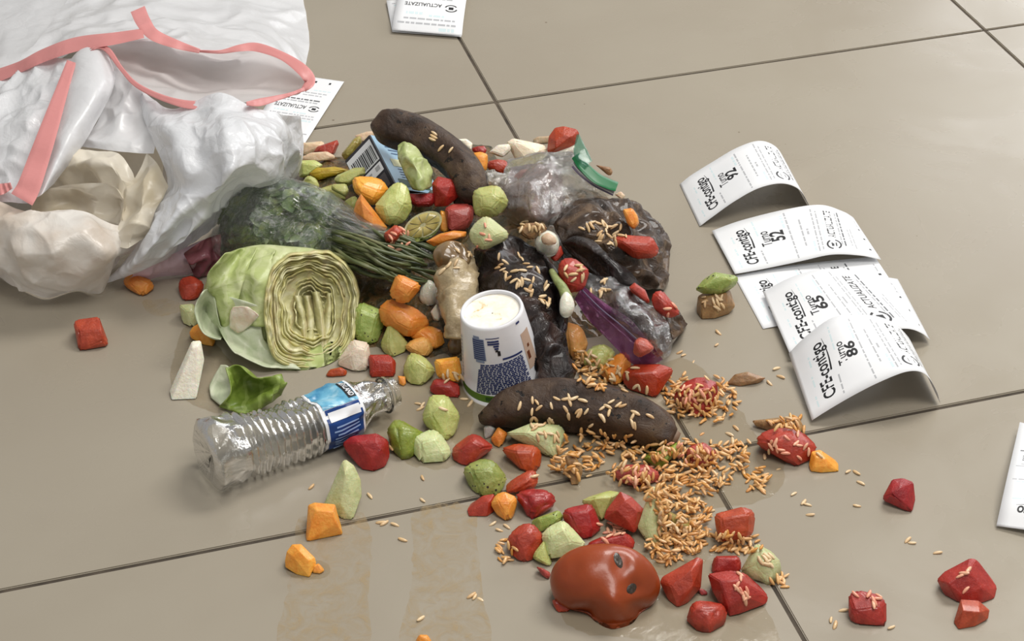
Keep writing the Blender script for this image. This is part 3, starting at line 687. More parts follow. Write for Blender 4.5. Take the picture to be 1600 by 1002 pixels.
# ------------------------------------------------------------------ yogurt cup (upside down)
c0 = P(789, 594, .001); ctop = P(768, 483, .079)
cup = empty('yogurt_cup', c0, 'white printed yogurt cup standing upside down in the middle of the pile', 'cup')
ca = (ctop - c0); CH = ca.length; ca.normalize(); cu_ = ca.cross(Vector((0, 1, 0))).normalized(); cv_ = ca.cross(cu_)
if cv_.dot(EYE - c0) < 0: cv_ = -cv_
if cu_.x < 0: cu_ = -cu_
RB, RTp = .0365, .0268
def cpos(h, a, ex=0.0):   # h 0..1 up the cup, angle 0 faces the camera, positive to the right
    r = RB + (RTp - RB) * h + ex
    return c0 + ca * (CH * h) + cu_ * (r * math.sin(a)) + cv_ * (r * math.cos(a))
t = NT('cup_card'); co = t.coord(); t.ln(t.ramp(t.noise(co, 25, 3), [(.4, S(226, 226, 230)), (.7, S(238, 238, 240))]), t.b.inputs['Base Color']); t.set(Roughness=.3); M_CUP = t.m
prof = [(0, .0012), (.02, .0028), (.05, .0028), (.06, 0), (.3, 0), (.6, 0), (.97, 0), (1.0, -.0005)]
NA = 56; vs = []; fs = []
for h, ex in prof:
    vs += [cpos(h, 2 * math.pi * i / NA, ex) for i in range(NA)]
inner = [(1.0, -.0026), (.965, -.0032)]
for h, ex in inner: vs += [cpos(h, 2 * math.pi * i / NA, ex) for i in range(NA)]
fs = grid_faces(len(prof) + 1, NA, 0, True)
obj('body', vs, fs, M_CUP, cup)
vs = [cpos(.962 - .02 * (k == 0), 2 * math.pi * i / NA, -(RTp + (RB - RTp) * .04) + .0004 + (RTp - .0031) * k / 4 ) for k in range(5) for i in range(NA)]
t = NT('creamy_residue'); co = t.coord(); t.ln(t.ramp(t.noise(co, 90, 4, .6, .6), [(.42, S(250, 246, 236)), (.6, S(250, 240, 218)), (.68, S(222, 184, 120)), (.75, S(240, 228, 204))]), t.b.inputs['Base Color']); t.set(Roughness=.35); M_CREAM = t.m
obj('recessed_base', vs, grid_faces(4, NA, 0, True), M_CREAM, cup)
def cquad(name, cells, mat, parent=cup, ex=.0003, slope=0.0):
    vs, fs = [], []
    for h0_, h1_, a0, a1 in cells:
        k = len(vs); n = max(1, int(abs(a1 - a0) / .12) + 1)
        for i in range(n + 1):
            a = a0 + (a1 - a0) * i / n; vs += [cpos(h0_ + slope * a, a, ex), cpos(h1_ + slope * a, a, ex)]
        fs += [(k + 2 * i, k + 2 * i + 2, k + 2 * i + 3, k + 2 * i + 1) for i in range(n)]
    return obj(name, vs, fs, mat, parent)
cquad('green_band', [(.062, .155, -math.pi, math.pi)], simple('cup_green', S(92, 132, 34), .35), ex=.0002)
cquad('flavour_name', [(.085, .135, -.45, .1), (.10, .15, .62, 1.0)], simple('dark_green_print', S(44, 84, 22), .4), ex=.0005)
cquad('rim_foil', [(.018, .034, -math.pi, math.pi)], simple('foil', S(176, 170, 140), .3, Metallic=.7), ex=.0031)
r_ = random.Random(5); cells = []
for row in range(17):
    h = .185 + row * .0225; a = -.70 + .010 * row
    aend = .80 - .004 * row
    if row > 13: a += .05
    while a < aend - .05:
        wd = r_.uniform(.04, .15); cells.append((h, h + .017, a, min(a + wd, aend))); a += wd + .022
setp(cquad('printed_text', cells, M_INKB, slope=.03), kind='stuff')
cells = [(.50, .80, -.66, -.36)]
cquad('nutrition_panel', [(.60, .87, -.68, -.30), (.57, .60, -.62, -.36), (.87, .90, -.64, -.44)], simple('panel_blue_grey', S(126, 140, 170), .4))
cquad('nutrition_lines', [(.61 + .026 * k, .624 + .026 * k, -.66, -.32) for k in range(10)], M_INKB, ex=.0005)
cells = []
for row, (a0, a1) in enumerate([(-.02, .10), (-.04, .12), (-.20, .14), (-.20, .14), (-.24, .17)]):
    cells.append((.74 + row * .03 if row < 4 else .875, .762 + row * .03 if row < 4 else .885, a0, a1))
cells += [(.60, .622, .16, .76), (.94, .965, .80, .95)]
cquad('printed_marks', cells, M_INKB, ex=.0004)
cquad('recycling_mark', [(.66, .72, .05, .13), (.71, .735, .0, .08)], M_INK, ex=.0004)
cquad('picture_panel', [(.34, .80, .86, 1.25)], simple('cup_picture', S(196, 168, 148), .4), ex=.0002)
cquad('picture_spot', [(.46, .56, .92, 1.02), (.60, .64, 1.0, 1.08)], simple('cup_brown_print', S(110, 60, 34), .4), ex=.0004)
cquad('round_mark', [(.20 + .02 * k, .22 + .02 * k, 1.17 - .16 * math.sin((k + .5) / 10 * math.pi), 1.17 + .16 * math.sin((k + .5) / 10 * math.pi)) for k in range(10)], M_INK, ex=.0005)
cquad('side_print', [(.25 + .05 * k, .28 + .05 * k, -1.35, -1.25) for k in range(11)], M_GRYI, ex=.0004)

# ------------------------------------------------------------------ bananas
t = NT('blackened_banana_skin'); co = t.coord(); n1 = t.noise(co, 26, 5, .65, .6)
col = t.ramp(n1, [(.3, S(34, 25, 20)), (.48, S(64, 48, 38)), (.62, S(88, 70, 55)), (.76, S(116, 94, 66))])
col = t.mix(t.math('GREATER_THAN', t.noise(co, 130, 3), .64), col, S(26, 20, 17)); t.ln(col, t.b.inputs['Base Color'])
t.set(Roughness=.42, Specular_IOR_Level=.3); t.bump(t.noise(co, 80, 6, .72, .6), .8, .003); M_BAN = t.m
t = NT('wet_black_peel'); co = t.coord(); n1 = t.noise(co, 30, 4, .6, .6)
t.ln(t.ramp(n1, [(.35, S(16, 13, 14)), (.55, S(36, 26, 24)), (.72, S(66, 46, 38))]), t.b.inputs['Base Color']); t.set(Roughness=.3, Specular_IOR_Level=.35, Coat_Weight=.35, Coat_Roughness=.06); t.bump(t.noise(co, 45, 6, .6, 1.5), 1.0, .006); M_PEEL = t.m
t = NT('brown_wrinkled_peel'); co = t.coord(); n1 = t.noise(co, 45, 5, .65, .8)
t.ln(t.ramp(n1, [(.3, S(30, 22, 17)), (.5, S(70, 52, 38)), (.7, S(116, 92, 66))]), t.b.inputs['Base Color']); t.set(Roughness=.35, Specular_IOR_Level=.35, Coat_Weight=.35, Coat_Roughness=.08); t.bump(t.noise(co, 55, 6, .65, 1.5), 1.0, .006); M_PEELB = t.m
M_STUB = simple('banana_cut_stub', S(120, 96, 76), .6)
def banana(name, pts, label, stub=True):
    c = crline([P(x, y, z / 100) for x, y, z, r in pts], 48); rr = crline([Vector((p[3] / 100, 0, 0)) for p in pts], 48)
    rad = [v.x for v in rr]; vs, fs = tube(c, rad, 30)
    out = []
    for k in range(49):
        for i in range(30):
            v = vs[k * 30 + i]; a = 2 * math.pi * i / 30
            sc = 1 + .13 * abs(math.cos(a * 2.5 + .6)) ** 3 - .05 + .07 * noise.noise(v * 40) + .03 * noise.noise(v * 120)
            q = c[k] + (v - c[k]) * sc
            if q.z < .0006 + Hm(q.x, q.y) * 0: q.z = .0006
            out.append(q)
    b = empty(name, Vector((c[24].x, c[24].y, max(0, c[24].z - rad[24]))), label, 'banana')
    obj('skin', out, fs, M_BAN, b)
    return b, c, rad
bf, c_, r_ = banana('banana', [(751, 655, 1.0, .45), (768, 650, 1.4, 1.0), (800, 637, 1.9, 1.75), (850, 630, 2.1, 2.15), (910, 634, 2.1, 2.2), (965, 645, 2.0, 2.1), (1010, 662, 1.8, 1.9), (1040, 678, 1.6, 1.3), (1052, 684, 1.4, .8)], 'whole blackened banana lying across the front of the pile')
a_, b_ = tube([c_[46], c_[48] + (c_[48] - c_[46]).normalized() * .004], [.0075, .006], 12); obj('stem_stub', a_, b_, M_STUB, bf)
bb_, c_, r_ = banana('banana', [(596, 190, 9.5, 1.2), (606, 196, 9.4, 1.75), (632, 204, 9, 1.9), (665, 218, 8.6, 1.85), (695, 238, 8.2, 1.7), (720, 262, 7.8, 1.65), (734, 284, 7.2, 1.6), (738, 306, 6.4, 1.4), (738, 318, 5.8, .7)], 'dark brown overripe banana on top at the back of the pile')
patch('skin_flap', [R((700, 262, 6.6), (722, 262, 7.4), (748, 272, 6)), R((704, 285, 6.2), (728, 285, 7), (752, 292, 5.6)), R((708, 312, 5.6), (730, 314, 6), (752, 318, 5)), R((716, 334, 5), (732, 336, 5.2), (748, 336, 4.6))], M_BAN, bb_, 24, 30, .003, 30, 70, 36, thick=.002)
# black wet peel beside the cup, and wrinkled brown peels at the right
pk = empty('banana_peel', P(830, 520), 'wet black banana peel draped down behind the yogurt cup', 'banana peel')
patch('peel_flap', [R((742, 392, 5.5), (775, 372, 6.5), (810, 372, 6.5), (838, 388, 5.5)), R((745, 420, 5), (775, 412, 6.8), (815, 412, 7), (858, 420, 5.2)), R((752, 455, 4.2), (785, 452, 6), (830, 455, 6.6), (874, 462, 4.4)),
                    R((800, 500, 3.6), (820, 498, 5), (848, 500, 5.6), (880, 510, 3.6)), R((818, 540, 2.6), (836, 540, 4), (860, 545, 4.4), (886, 552, 2.6)), R((836, 598, 1.2), (850, 600, 2.4), (872, 600, 2.6), (894, 596, 1))], M_PEEL, pk, 60, 100, .009, 22, 55, 31, thick=.002)
patch('peel_strip', [R((838, 392, 6), (850, 398, 6.6), (862, 410, 5.4)), R((862, 432, 5.6), (872, 436, 6), (880, 446, 4.8)), R((872, 480, 5), (880, 482, 5.4), (886, 486, 4)), R((868, 520, 4), (876, 522, 4.6), (884, 526, 3.4))], M_PEEL, pk, 12, 40, .002, 30, 60, 32, thick=.002)
pk2 = empty('banana_peel', P(980, 420), 'wrinkled brown banana peel spread along the right edge of the pile', 'banana peel')
patch('peel_flap', [R((866, 352, 5), (895, 318, 6), (950, 310, 5.2), (985, 318, 3.2), (1010, 335, 1.5)), R((874, 372, 5.6), (905, 345, 6.8), (955, 338, 6.4), (1000, 345, 4), (1032, 358, 1.2)), R((885, 392, 4.6), (925, 376, 6), (970, 372, 6), (1010, 378, 4.2), (1046, 380, .8)),
                    R((905, 408, 4), (945, 398, 5), (985, 402, 5), (1018, 408, 3.6), (1048, 408, .6)), R((925, 425, 3), (960, 425, 4), (995, 428, 4), (1022, 432, 3), (1046, 436, .5)), R((955, 448, 2), (985, 450, 3), (1008, 450, 3), (1028, 452, 1.8), (1036, 452, .3))], M_PEELB, pk2, 80, 80, .008, 24, 60, 33, thick=.0018)
patch('peel_flap', [R((880, 378, 5.8), (900, 370, 6.4), (925, 376, 6.2)), R((893, 395, 5), (925, 392, 6.4), (955, 404, 6)), R((925, 425, 4.6), (955, 415, 5.8), (985, 425, 5)), R((962, 455, 3.4), (985, 446, 4.4), (1000, 450, 3.4))], M_PEEL, pk2, 30, 36, .003, 26, 60, 34, thick=.0018)
patch('peel_flap', [R((1028, 470, 2.2), (1044, 470, 1.6), (1056, 482, .5)), R((1040, 496, 2.4), (1056, 492, 1.8), (1066, 500, .4)), R((1052, 530, 1.6), (1066, 520, 1.2), (1073, 508, .3))], M_PEELB, pk2, 16, 16, .003, 40, 80, 35, thick=.0015)

# ------------------------------------------------------------------ zip bags
zb = empty('zip_bag', P(880, 340), 'misty clear zip bag with a green seal strip at the back right of the pile', 'zip bag')
patch('film', [R((795, 248, 4.5), (830, 240, 6), (862, 236, 7), (895, 236, 8), (897, 262, 8.5)), R((778, 290, 5.5), (820, 275, 8.2), (862, 262, 8.4), (890, 262, 8), (915, 275, 8)), R((775, 318, 5.5), (820, 312, 8.4), (862, 302, 8), (895, 298, 7), (935, 292, 6.8)),
               R((792, 340, 5), (825, 342, 7), (858, 335, 7), (895, 318, 6.2), (950, 308, 5.8)), R((818, 352, 4), (842, 356, 5), (866, 350, 5.4), (895, 328, 5), (955, 312, 5.4))], M_ZIP, zb, 60, 50, .006, 24, 60, 41)
patch('contents', [R((798, 262, 3.5), (830, 255, 5), (868, 255, 5)), R((785, 300, 4), (825, 290, 6.6), (880, 285, 5.6)), R((800, 335, 3.5), (830, 335, 5.4), (880, 320, 4.6)), R((820, 348, 3), (845, 350, 4), (885, 328, 4))], fruit('mauve_meat', S(122, 96, 92), S(160, 132, 122), .4), zb, 30, 30, .005, 30, 60, 42)
patch('film', [R((830, 246, 5.5), (862, 238, 7.2), (900, 230, 8.8)), R((852, 262, 7), (880, 262, 8), (905, 262, 8.6)), R((880, 290, 7), (905, 290, 7.4), (945, 290, 7)), R((890, 312, 5.4), (920, 312, 5.8), (958, 304, 6))], M_CLEAR, zb, 40, 40, .004, 30, 70, 43)
M_ZG = simple('seal_green', S(10, 104, 56), .35); M_ZT = clear_film('seal_teal_film', (.5, .75, .66, 1), .5, S(70, 130, 108), 30, .3); M_ZV = simple('seal_violet', S(116, 104, 128), .4); M_ZW = simple('seal_grey', S(170, 170, 168), .4)
ribbon([(899, 243, 9.3, 14), (910, 258, 9.0, 16), (930, 277, 8.2, 17), (950, 287, 7.6, 16), (964, 292, 7.2, 15)], M_ZG, zb, 'seal_strip', 24)
ribbon([(903, 210, 10.2, 4), (905, 225, 10, 14), (908, 240, 9.7, 22), (920, 256, 9.2, 14)], M_ZT, zb, 'seal_flap', 20)
ribbon([(895, 254, 9, 6), (908, 268, 8.6, 6), (930, 286, 7.8, 6), (960, 300, 6.8, 7)], M_ZW, zb, 'seal_track', 24)
ribbon([(894, 260, 8.8, 3), (906, 273, 8.4, 3), (928, 290, 7.6, 3), (958, 305, 6.6, 3)], M_ZV, zb, 'seal_track', 24)
zp = empty('zip_bag', P(985, 540), 'smoky zip bag with a purple seal on the right side of the pile', 'zip bag')
patch('film', [R((912, 448, 4), (930, 424, 4.6), (958, 438, 4.6), (985, 450, 3.5)), R((925, 462, 4.6), (960, 450, 5.6), (1000, 470, 5.2), (1025, 485, 3)), R((950, 488, 4.6), (985, 480, 5.8), (1025, 495, 5), (1052, 510, 2)), R((980, 520, 4), (1010, 515, 5), (1040, 520, 4), (1062, 522, 1.2)), R((1012, 548, 3), (1030, 545, 3.4), (1045, 545, 2.2), (1052, 540, .6)), R((1036, 562, .8), (1042, 560, .8), (1047, 556, .5), (1050, 552, .3))], M_ZIPG, zp, 50, 60, .005, 28, 70, 44)
patch('contents', [R((925, 450, 2), (960, 450, 3.6), (1000, 480, 3)), R((960, 490, 2), (995, 490, 3.8), (1040, 510, 2.2)), R((1000, 530, 1.6), (1020, 535, 2.4), (1044, 535, 1))], M_PEELB, zp, 20, 20, .005, 30, 60, 45)
patch('seal_film', [R((898, 468, 4.5), (904, 456, 4.8), (910, 446, 5)), R((918, 498, 3.8), (932, 486, 4.4), (945, 474, 5)), R((945, 526, 2.8), (965, 514, 3.6), (985, 500, 4.6)), R((985, 566, 1.6), (1002, 552, 2.4), (1018, 540, 3.4)), R((1006, 573, .6), (1022, 570, .8), (1036, 562, 1))], M_PURP, zp, 30, 50, .002, 30, 70, 46, thick=.0006)
for k in range(3):
    ribbon([(906 + 3 * k, 458 - 5 * k, 5.2, 2.2), (935 + 4 * k, 488 - 5 * k, 5, 2.2), (968 + 5 * k, 517 - 6 * k, 4.4, 2.2), (1004 + 6 * k, 550 - 6 * k, 3.4, 2.2)], M_ZV if k == 1 else M_PURP, zp, 'seal_track', 20, .003)
cb = empty('plastic_bag', P(790, 300), 'scrap of clear crinkled plastic film behind the round green melon chunk', 'plastic bag')
patch('film', [R((744, 268, 6), (765, 266, 7), (790, 272, 6)), R((748, 285, 6.4), (770, 282, 7.6), (795, 285, 6)), R((750, 305, 5.4), (772, 302, 6), (798, 300, 5))], clear_film('crinkled_clear_film', (.9, .88, .84, 1), .4, S(214, 200, 170), 90, 1.0), cb, 30, 30, .005, 40, 90, 47)

# ------------------------------------------------------------------ milk carton
Q0, Q1 = P(577, 211, .074), P(621, 295, .046)
sx_ = (Q1 - Q0); SL = sx_.length; sx_.normalize()
lx = P(544, 262, .040) - Q0; lx -= sx_ * lx.dot(sx_); LL = lx.length; lx.normalize()
rx = sx_.cross(lx).normalized()
if rx.x < 0: rx = -rx
RL = .062
car = empty('drink_carton', Q0 + lx * LL * .5 + rx * RL * .5 + Vector((0, 0, -.06)), 'small drink carton with a barcode side and a pale blue printed face', 'carton')
def kq(o_, u, v, cells, off, nrm):
    vs, fs = [], []
    for a0, a1, b0, b1 in cells:
        k = len(vs)
        for a, b in ((a0, b0), (a1, b0), (a1, b1), (a0, b1)): vs.append(o_ + u * a + v * b + nrm * off)
        fs.append((k, k + 1, k + 2, k + 3))
    return vs, fs
cs = [Q0 + sx_ * a + lx * b + rx * c for a in (0, SL) for b in (0, LL) for c in (0, RL)]
obj('box', cs, [(0, 1, 3, 2), (4, 6, 7, 5), (0, 4, 5, 1), (2, 3, 7, 6), (0, 2, 6, 4), (1, 5, 7, 3)], simple('carton_card', S(40, 38, 46), .45), car, smooth=False)
nL, nR = -rx, -lx
def cpart(name, face, cells, off, mat):
    u, v, n_ = (sx_, lx, nL) if face == 'L' else (sx_, rx, nR)
    a, b = kq(Q0, u, v, cells, off, n_); return obj(name, a, b, mat, car, smooth=False)
cpart('barcode_panel', 'L', [(SL * .05, SL * .42, .002, LL - .001)], .0003, M_WHT)
x_ = .004; cells = []; r_ = random.Random(9)
while x_ < LL - .005:
    wd = r_.uniform(.0006, .0018); cells.append((SL * .14, SL * .40, x_, x_ + wd)); x_ += wd + r_.uniform(.0006, .0015)
cpart('barcode_bars', 'L', cells, .0006, M_INK)
cpart('print_panel', 'L', [(SL * .45, SL * .60, .003, LL - .004)], .0003, M_WHT)
cpart('print_panel', 'L', [(SL * .48, SL * .55, .006, .012), (SL * .50, SL * .53, .018, LL - .01)], .0006, M_GRYI)
cpart('grey_panel', 'L', [(SL * .64, SL * .86, .004, LL - .01)], .0003, simple('carton_grey', S(84, 80, 84), .5))
cpart('blue_face', 'R', [(0.0, SL, .0015, RL)], .0003, simple('carton_blue', S(150, 190, 216), .4))
cells = []
for k in range(4): cells.append((SL * (.12 + .06 * k), SL * (.14 + .06 * k), .012 + .002 * k, .044 - .004 * (k % 2)))
for k in range(4): cells.append((SL * (.60 + .05 * k), SL * (.615 + .05 * k), .016, .05))
cpart('fine_print', 'R', cells, .0006, simple('carton_print', S(60, 96, 140), .5))
cpart('yellow_panel', 'R', [(SL * .42, SL * .56, .012, .04)], .0006, simple('carton_yellow', S(232, 232, 180), .5))
cpart('green_panel', 'R', [(SL * .80, SL * .94, .008, .05)], .0006, simple('carton_green', S(26, 84, 56), .5))
lf2 = empty('lettuce_leaf', P(650, 290, .05), 'small folded pale green leaf lying against the blue face of the carton', 'lettuce leaf')
patch('blade', [R((622, 228, 9), (632, 221, 9.4), (645, 228, 9)), R((622, 242, 8.6), (640, 242, 9.6), (662, 246, 8.4)), R((632, 270, 7.6), (652, 266, 9), (674, 268, 7.6)), R((645, 296, 6.4), (660, 298, 7.6), (675, 292, 6.6))], M_LET, lf2, 20, 26, .004, 40, 80, 51, thick=.0008)

# ------------------------------------------------------------------ tomato
tol = [(861, 905), (872, 878), (900, 858), (945, 851), (985, 858), (1015, 880), (1030, 912), (1022, 940), (1000, 958), (985, 975), (955, 982), (932, 972), (915, 958), (885, 950), (868, 935)]
tvs, tfs, td, ts_ = blob('x', shrink(tol, 1.02), None, .38, .45, 0, make=False, n=84, m=24)
def tdent(v):
    x, y = proj(v); k = 0.0
    for cx, cy, sx, sy, am in ((970, 880, 16, 22, .0045), (990, 920, 16, 14, .004), (1010, 895, 12, 50, .003), (915, 955, 26, 14, .006), (960, 945, 22, 26, -.007), (1002, 950, 14, 12, .004), (900, 890, 14, 40, .0015)):
        k += am * math.exp(-((x - cx) / sx) ** 2 - ((y - cy) / sy) ** 2)
    k += .0016 * noise.noise(v * 55)
    d_ = (v - EYE).normalized(); q = v + d_ * k
    return v if q.z < .0005 else q
tvs = [tdent(v) if (v - EYE).dot(FWD) < td else v for v in tvs]
t = NT('tomato_skin'); co = t.coord(); t.ln(t.ramp(t.noise(co, 16, 4), [(.3, S(128, 50, 10)), (.55, S(150, 62, 18)), (.75, S(164, 64, 34))]), t.b.inputs['Base Color']); t.set(Roughness=.34, Coat_Weight=.14, Coat_Roughness=.1, Subsurface_Weight=.1, Subsurface_Scale=.004); t.bump(t.noise(co, 60, 4), .2, .003); M_TOM = t.m
tom = empty('tomato', P(945, 970), 'large soft orange-red tomato with two dark scars at the front of the pile', 'tomato')
obj('flesh', tvs, tfs, M_TOM, tom); tb = bvh_of(tvs, tfs)
M_SCAR = fruit('dark_scar', S(24, 18, 14), S(70, 56, 40), .5)
for (x, y, rx_, ry_, an) in ((966, 876, 6, 13, -.35), (987, 920, 9, 7, -.9)):
    vs = []
    for k in range(4):
        for i in range(16):
            a = 2 * math.pi * i / 16; u, v = math.cos(a) * rx_ * k / 3, math.sin(a) * ry_ * k / 3
            vs.append(on(tb, x + u * math.cos(an) - v * math.sin(an), y + u * math.sin(an) + v * math.cos(an), (.0006, .0010, .0010, .0001)[k] + (.0008 * noise.noise(Vector((u, v, x)))) ))
    obj('scar', vs, grid_faces(3, 16, 0, True), M_SCAR, tom)

# ------------------------------------------------------------------ chicken bone, onions, lime
t = NT('cooked_chicken'); co = t.coord(); t.ln(t.ramp(t.noise(co, 60, 5, .6), [(.3, S(136, 116, 86)), (.55, S(182, 164, 130)), (.75, S(206, 192, 162))]), t.b.inputs['Base Color']); t.set(Roughness=.3, Coat_Weight=.3); t.bump(t.noise(co, 150, 4, .6), .6, .002); M_CHK = t.m
t = NT('brown_joint'); co = t.coord(); t.ln(t.ramp(t.noise(co, 40, 4), [(.3, S(92, 72, 48)), (.7, S(140, 114, 80))]), t.b.inputs['Base Color']); t.set(Roughness=.25, Coat_Weight=.4); M_JNT = t.m
ck = empty('chicken_bone', P(720, 520), 'gnawed chicken leg bone with a brown joint standing beside the cup', 'chicken bone')
c = crline([P(716, 418, .056), P(716, 440, .054), P(716, 468, .046), P(713, 505, .036), P(710, 530, .026)], 30)
rr = crline([Vector((v, 0, 0)) for v in (.0165, .018, .0165, .0115, .0085)], 30); a_, b_ = tube(c, [v.x for v in rr], 20)
a_ = [v + (v - c[min(30, i // 20)]) * (.35 * noise.noise(v * 70) + .2 * noise.noise(v * 170)) if i < 31 * 20 else v for i, v in enumerate(a_)]; obj('meat', a_, b_, M_CHK, ck)
blob('joint', [(676, 402), (684, 384), (706, 376), (728, 384), (737, 402), (733, 420), (712, 430), (690, 424)], M_JNT, .5, .5, .058, parent=ck, wob=.006, ws=110)
blob('bone_end', [(699, 540), (706, 528), (718, 528), (722, 540), (718, 552), (704, 552)], M_JNT, .5, .5, .004, parent=ck)
M_BULB = fruit('onion_bulb', S(206, 206, 186), S(236, 234, 220), .25, coat=.4)
def bulb(ol, z, label):
    o = blob('spring_onion', ol, M_BULB, .5, .5, z); setp(o, label, 'onion'); return o
bulb([(655, 462), (660, 446), (670, 437), (680, 444), (684, 460), (680, 474), (668, 478), (658, 472)], .02, 'white onion bulb between the orange chunk and the chicken bone')
b1 = empty('spring_onion', P(855, 385, .05), 'white onion bulb with a brown cut top above the black peel', 'onion')
blob('bulb', [(835, 380), (840, 366), (854, 360), (868, 366), (874, 380), (870, 396), (856, 402), (842, 396)], M_BULB, .5, .5, .055, parent=b1)
blob('cut_face', [(846, 370), (856, 364), (867, 370), (869, 380), (858, 384), (848, 380)], M_P, .4, .5, .072, parent=b1)
b2 = empty('spring_onion', P(885, 485, .03), 'spring onion with a white bulb and green stalk beside the purple seal', 'onion')
blob('bulb', [(874, 482), (876, 466), (884, 456), (894, 464), (898, 480), (893, 492), (884, 497), (876, 492)], M_BULB, .5, .5, .056, parent=b2)
c = crline([P(886, 466, .064), P(879, 450, .066), P(870, 438, .068), P(862, 424, .066)], 12); a_, b_ = tube(c, [.0052 - .0002 * k for k in range(13)], 10); obj('stalk', a_, b_, fruit('onion_stalk', S(110, 130, 70), S(170, 180, 120), .3), b2)
lm = empty('lime_half', P(661, 372, .05), 'squeezed half lime with its cut face towards the camera', 'lime')
lc, lr = (661, 352), (29, 21.5)
lvs2, lfs2, ldm, lss = blob('x', [(lc[0] + lr[0] * math.cos(a) - 6 * math.sin(a), lc[1] + lr[1] * math.sin(a) - 5 * math.cos(a) + (4 if math.sin(a) > 0 else 0)) for a in [k * math.pi / 5 for k in range(10)]], None, .02, .75, .046, make=False)
obj('rind', lvs2, lfs2, fruit('lime_rind', S(92, 104, 36), S(136, 142, 66), .3), lm)
t = NT('lime_flesh'); co = t.coord(); t.ln(t.ramp(t.noise(co, 120, 3), [(.3, S(156, 142, 70)), (.7, S(194, 178, 108))]), t.b.inputs['Base Color']); t.set(Roughness=.25, Coat_Weight=.4); M_LIME = t.m
def lpos(a, k, off): return Dp(lc[0] + (lr[0] * math.cos(a) - 6 * math.sin(a)) * k, lc[1] + (lr[1] * math.sin(a) - 5 * math.cos(a)) * k, ldm - .0012 - off)
vs = [lpos(2 * math.pi * i / 40, k, 0) for k in (0.02, .5, 1.0) for i in range(40)]; obj('pith', vs, grid_faces(2, 40, 0, True), fruit('lime_pith', S(190, 184, 130), S(214, 206, 160), .4), lm)
for s_ in range(9):
    a0 = s_ * 2 * math.pi / 9 + .06; a1 = a0 + 2 * math.pi / 9 - .12
    vs = [lpos(a0 + (a1 - a0) * i / 5, k, o_) for k, o_ in ((.16, .0004), (.3, .0014), (.75, .0016), (.88, .0004)) for i in range(6)]; obj('segment', vs, grid_faces(3, 5), M_LIME, lm)

# ------------------------------------------------------------------ fruit chunks and scraps
chunk(SC, M_P, 'A', [(165, 320), (320, 305), (335, 345), (270, 395), (165, 410)], 'pale peach slice tucked against the trash bag at the back', 'food scrap')
Wc('A', [(260, 385), (290, 345), (430, 300), (440, 330), (415, 395), (400, 410)], 'thin pointed red wedge beside the ticket behind the pile', M_T)
chunk(SC, M_P, 'A', [(160, 430), (230, 395), (350, 385), (410, 420), (400, 450), (290, 465), (170, 460)], 'flat cream slice just below the pointed red wedge', 'food scrap')
Hc('A', [(140, 460), (260, 455), (320, 495), (230, 545), (200, 585), (140, 585)], 'green melon slice touching the right edge of the trash bag')
chunk(SC, M_Y, 'A', [(225, 560), (280, 515), (400, 505), (510, 530), (480, 560), (420, 580), (330, 585), (280, 610)], 'curved yellow peel left of the carton', 'peel', bev=.3)
Hc('A', [(415, 600), (440, 570), (560, 520), (635, 515), (645, 560), (560, 600), (520, 650), (430, 630)], 'slanting green melon wedge against the barcode side of the carton', z=.05)
Hc('A', [(150, 670), (180, 600), (215, 570), (270, 600), (295, 660), (265, 705)], 'small green wedge just above the bagged herbs')
Hc('A', [(400, 645), (500, 638), (522, 690), (500, 740), (430, 700), (390, 680)], 'small yellow-green piece left of the upper orange chunk', z=.05)
Hc('A', [(290, 680), (400, 650), (470, 690), (495, 760), (440, 800), (390, 790), (320, 740)], 'glossy green melon piece at the edge of the herb bag')
Hc('A', [(480, 790), (530, 745), (585, 735), (590, 810), (560, 860), (510, 850)], 'little rounded green piece left of the lower orange wedge', bev=.3)
Oc('A', [(560, 600), (600, 585), (720, 590), (785, 620), (835, 690), (790, 740), (735, 800), (690, 790), (600, 720), (570, 680)], 'thick orange papaya chunk below the carton', ridge=[(600, 700), (620, 640), (760, 690), (720, 760)], z=.058)
Oc('A', [(625, 725), (680, 790), (760, 890), (815, 970), (800, 990), (660, 1000), (600, 900), (570, 860), (585, 790)], 'orange papaya wedge with a torn edge left of the large green chunk', ridge=[(620, 770), (640, 900), (720, 960), (700, 860)], z=.056)
Hc('A', [(735, 810), (860, 660), (920, 635), (980, 670), (1010, 790), (1005, 830), (960, 930), (870, 960), (820, 940), (760, 870)], 'large green melon chunk between the carton and the lime', ridge=[(800, 820), (900, 760), (960, 800), (900, 900), (830, 900)], z=.056)
Wc('A', [(995, 720), (1190, 710), (1195, 780), (1160, 815), (1060, 815), (1020, 790)], 'flat red watermelon piece right above the lime', z=.056)
Wc('A', [(1180, 640), (1225, 590), (1330, 610), (1395, 670), (1390, 720), (1340, 770), (1290, 800), (1200, 810), (1195, 720), (1180, 700)], 'red watermelon cube at the foot of the back banana', ridge=[(1210, 660), (1310, 660), (1290, 740)], z=.058)
Wc('A', [(1280, 830), (1340, 805), (1460, 800), (1495, 830), (1490, 920), (1460, 950), (1440, 990), (1310, 1005), (1300, 900)], 'pinkish streaked red chunk right of the lime', M_WP, lift=.012)
Oc('A', [(1240, 850), (1290, 860), (1310, 900), (1310, 990), (1280, 1010), (1240, 1000), (1255, 900)], 'narrow orange slice squeezed between the lime and a pink chunk', lift=.008)
chunk(SC, M_OL, 'A', [(470, 400), (560, 290), (610, 270), (620, 320), (560, 400), (500, 450)], 'olive green peel behind the barcode side of the carton', 'peel')
chunk(SC, M_P, 'A', [(580, 260), (660, 230), (740, 225), (790, 260), (700, 290), (620, 310)], 'cream rind scrap behind the top edge of the carton', 'food scrap')
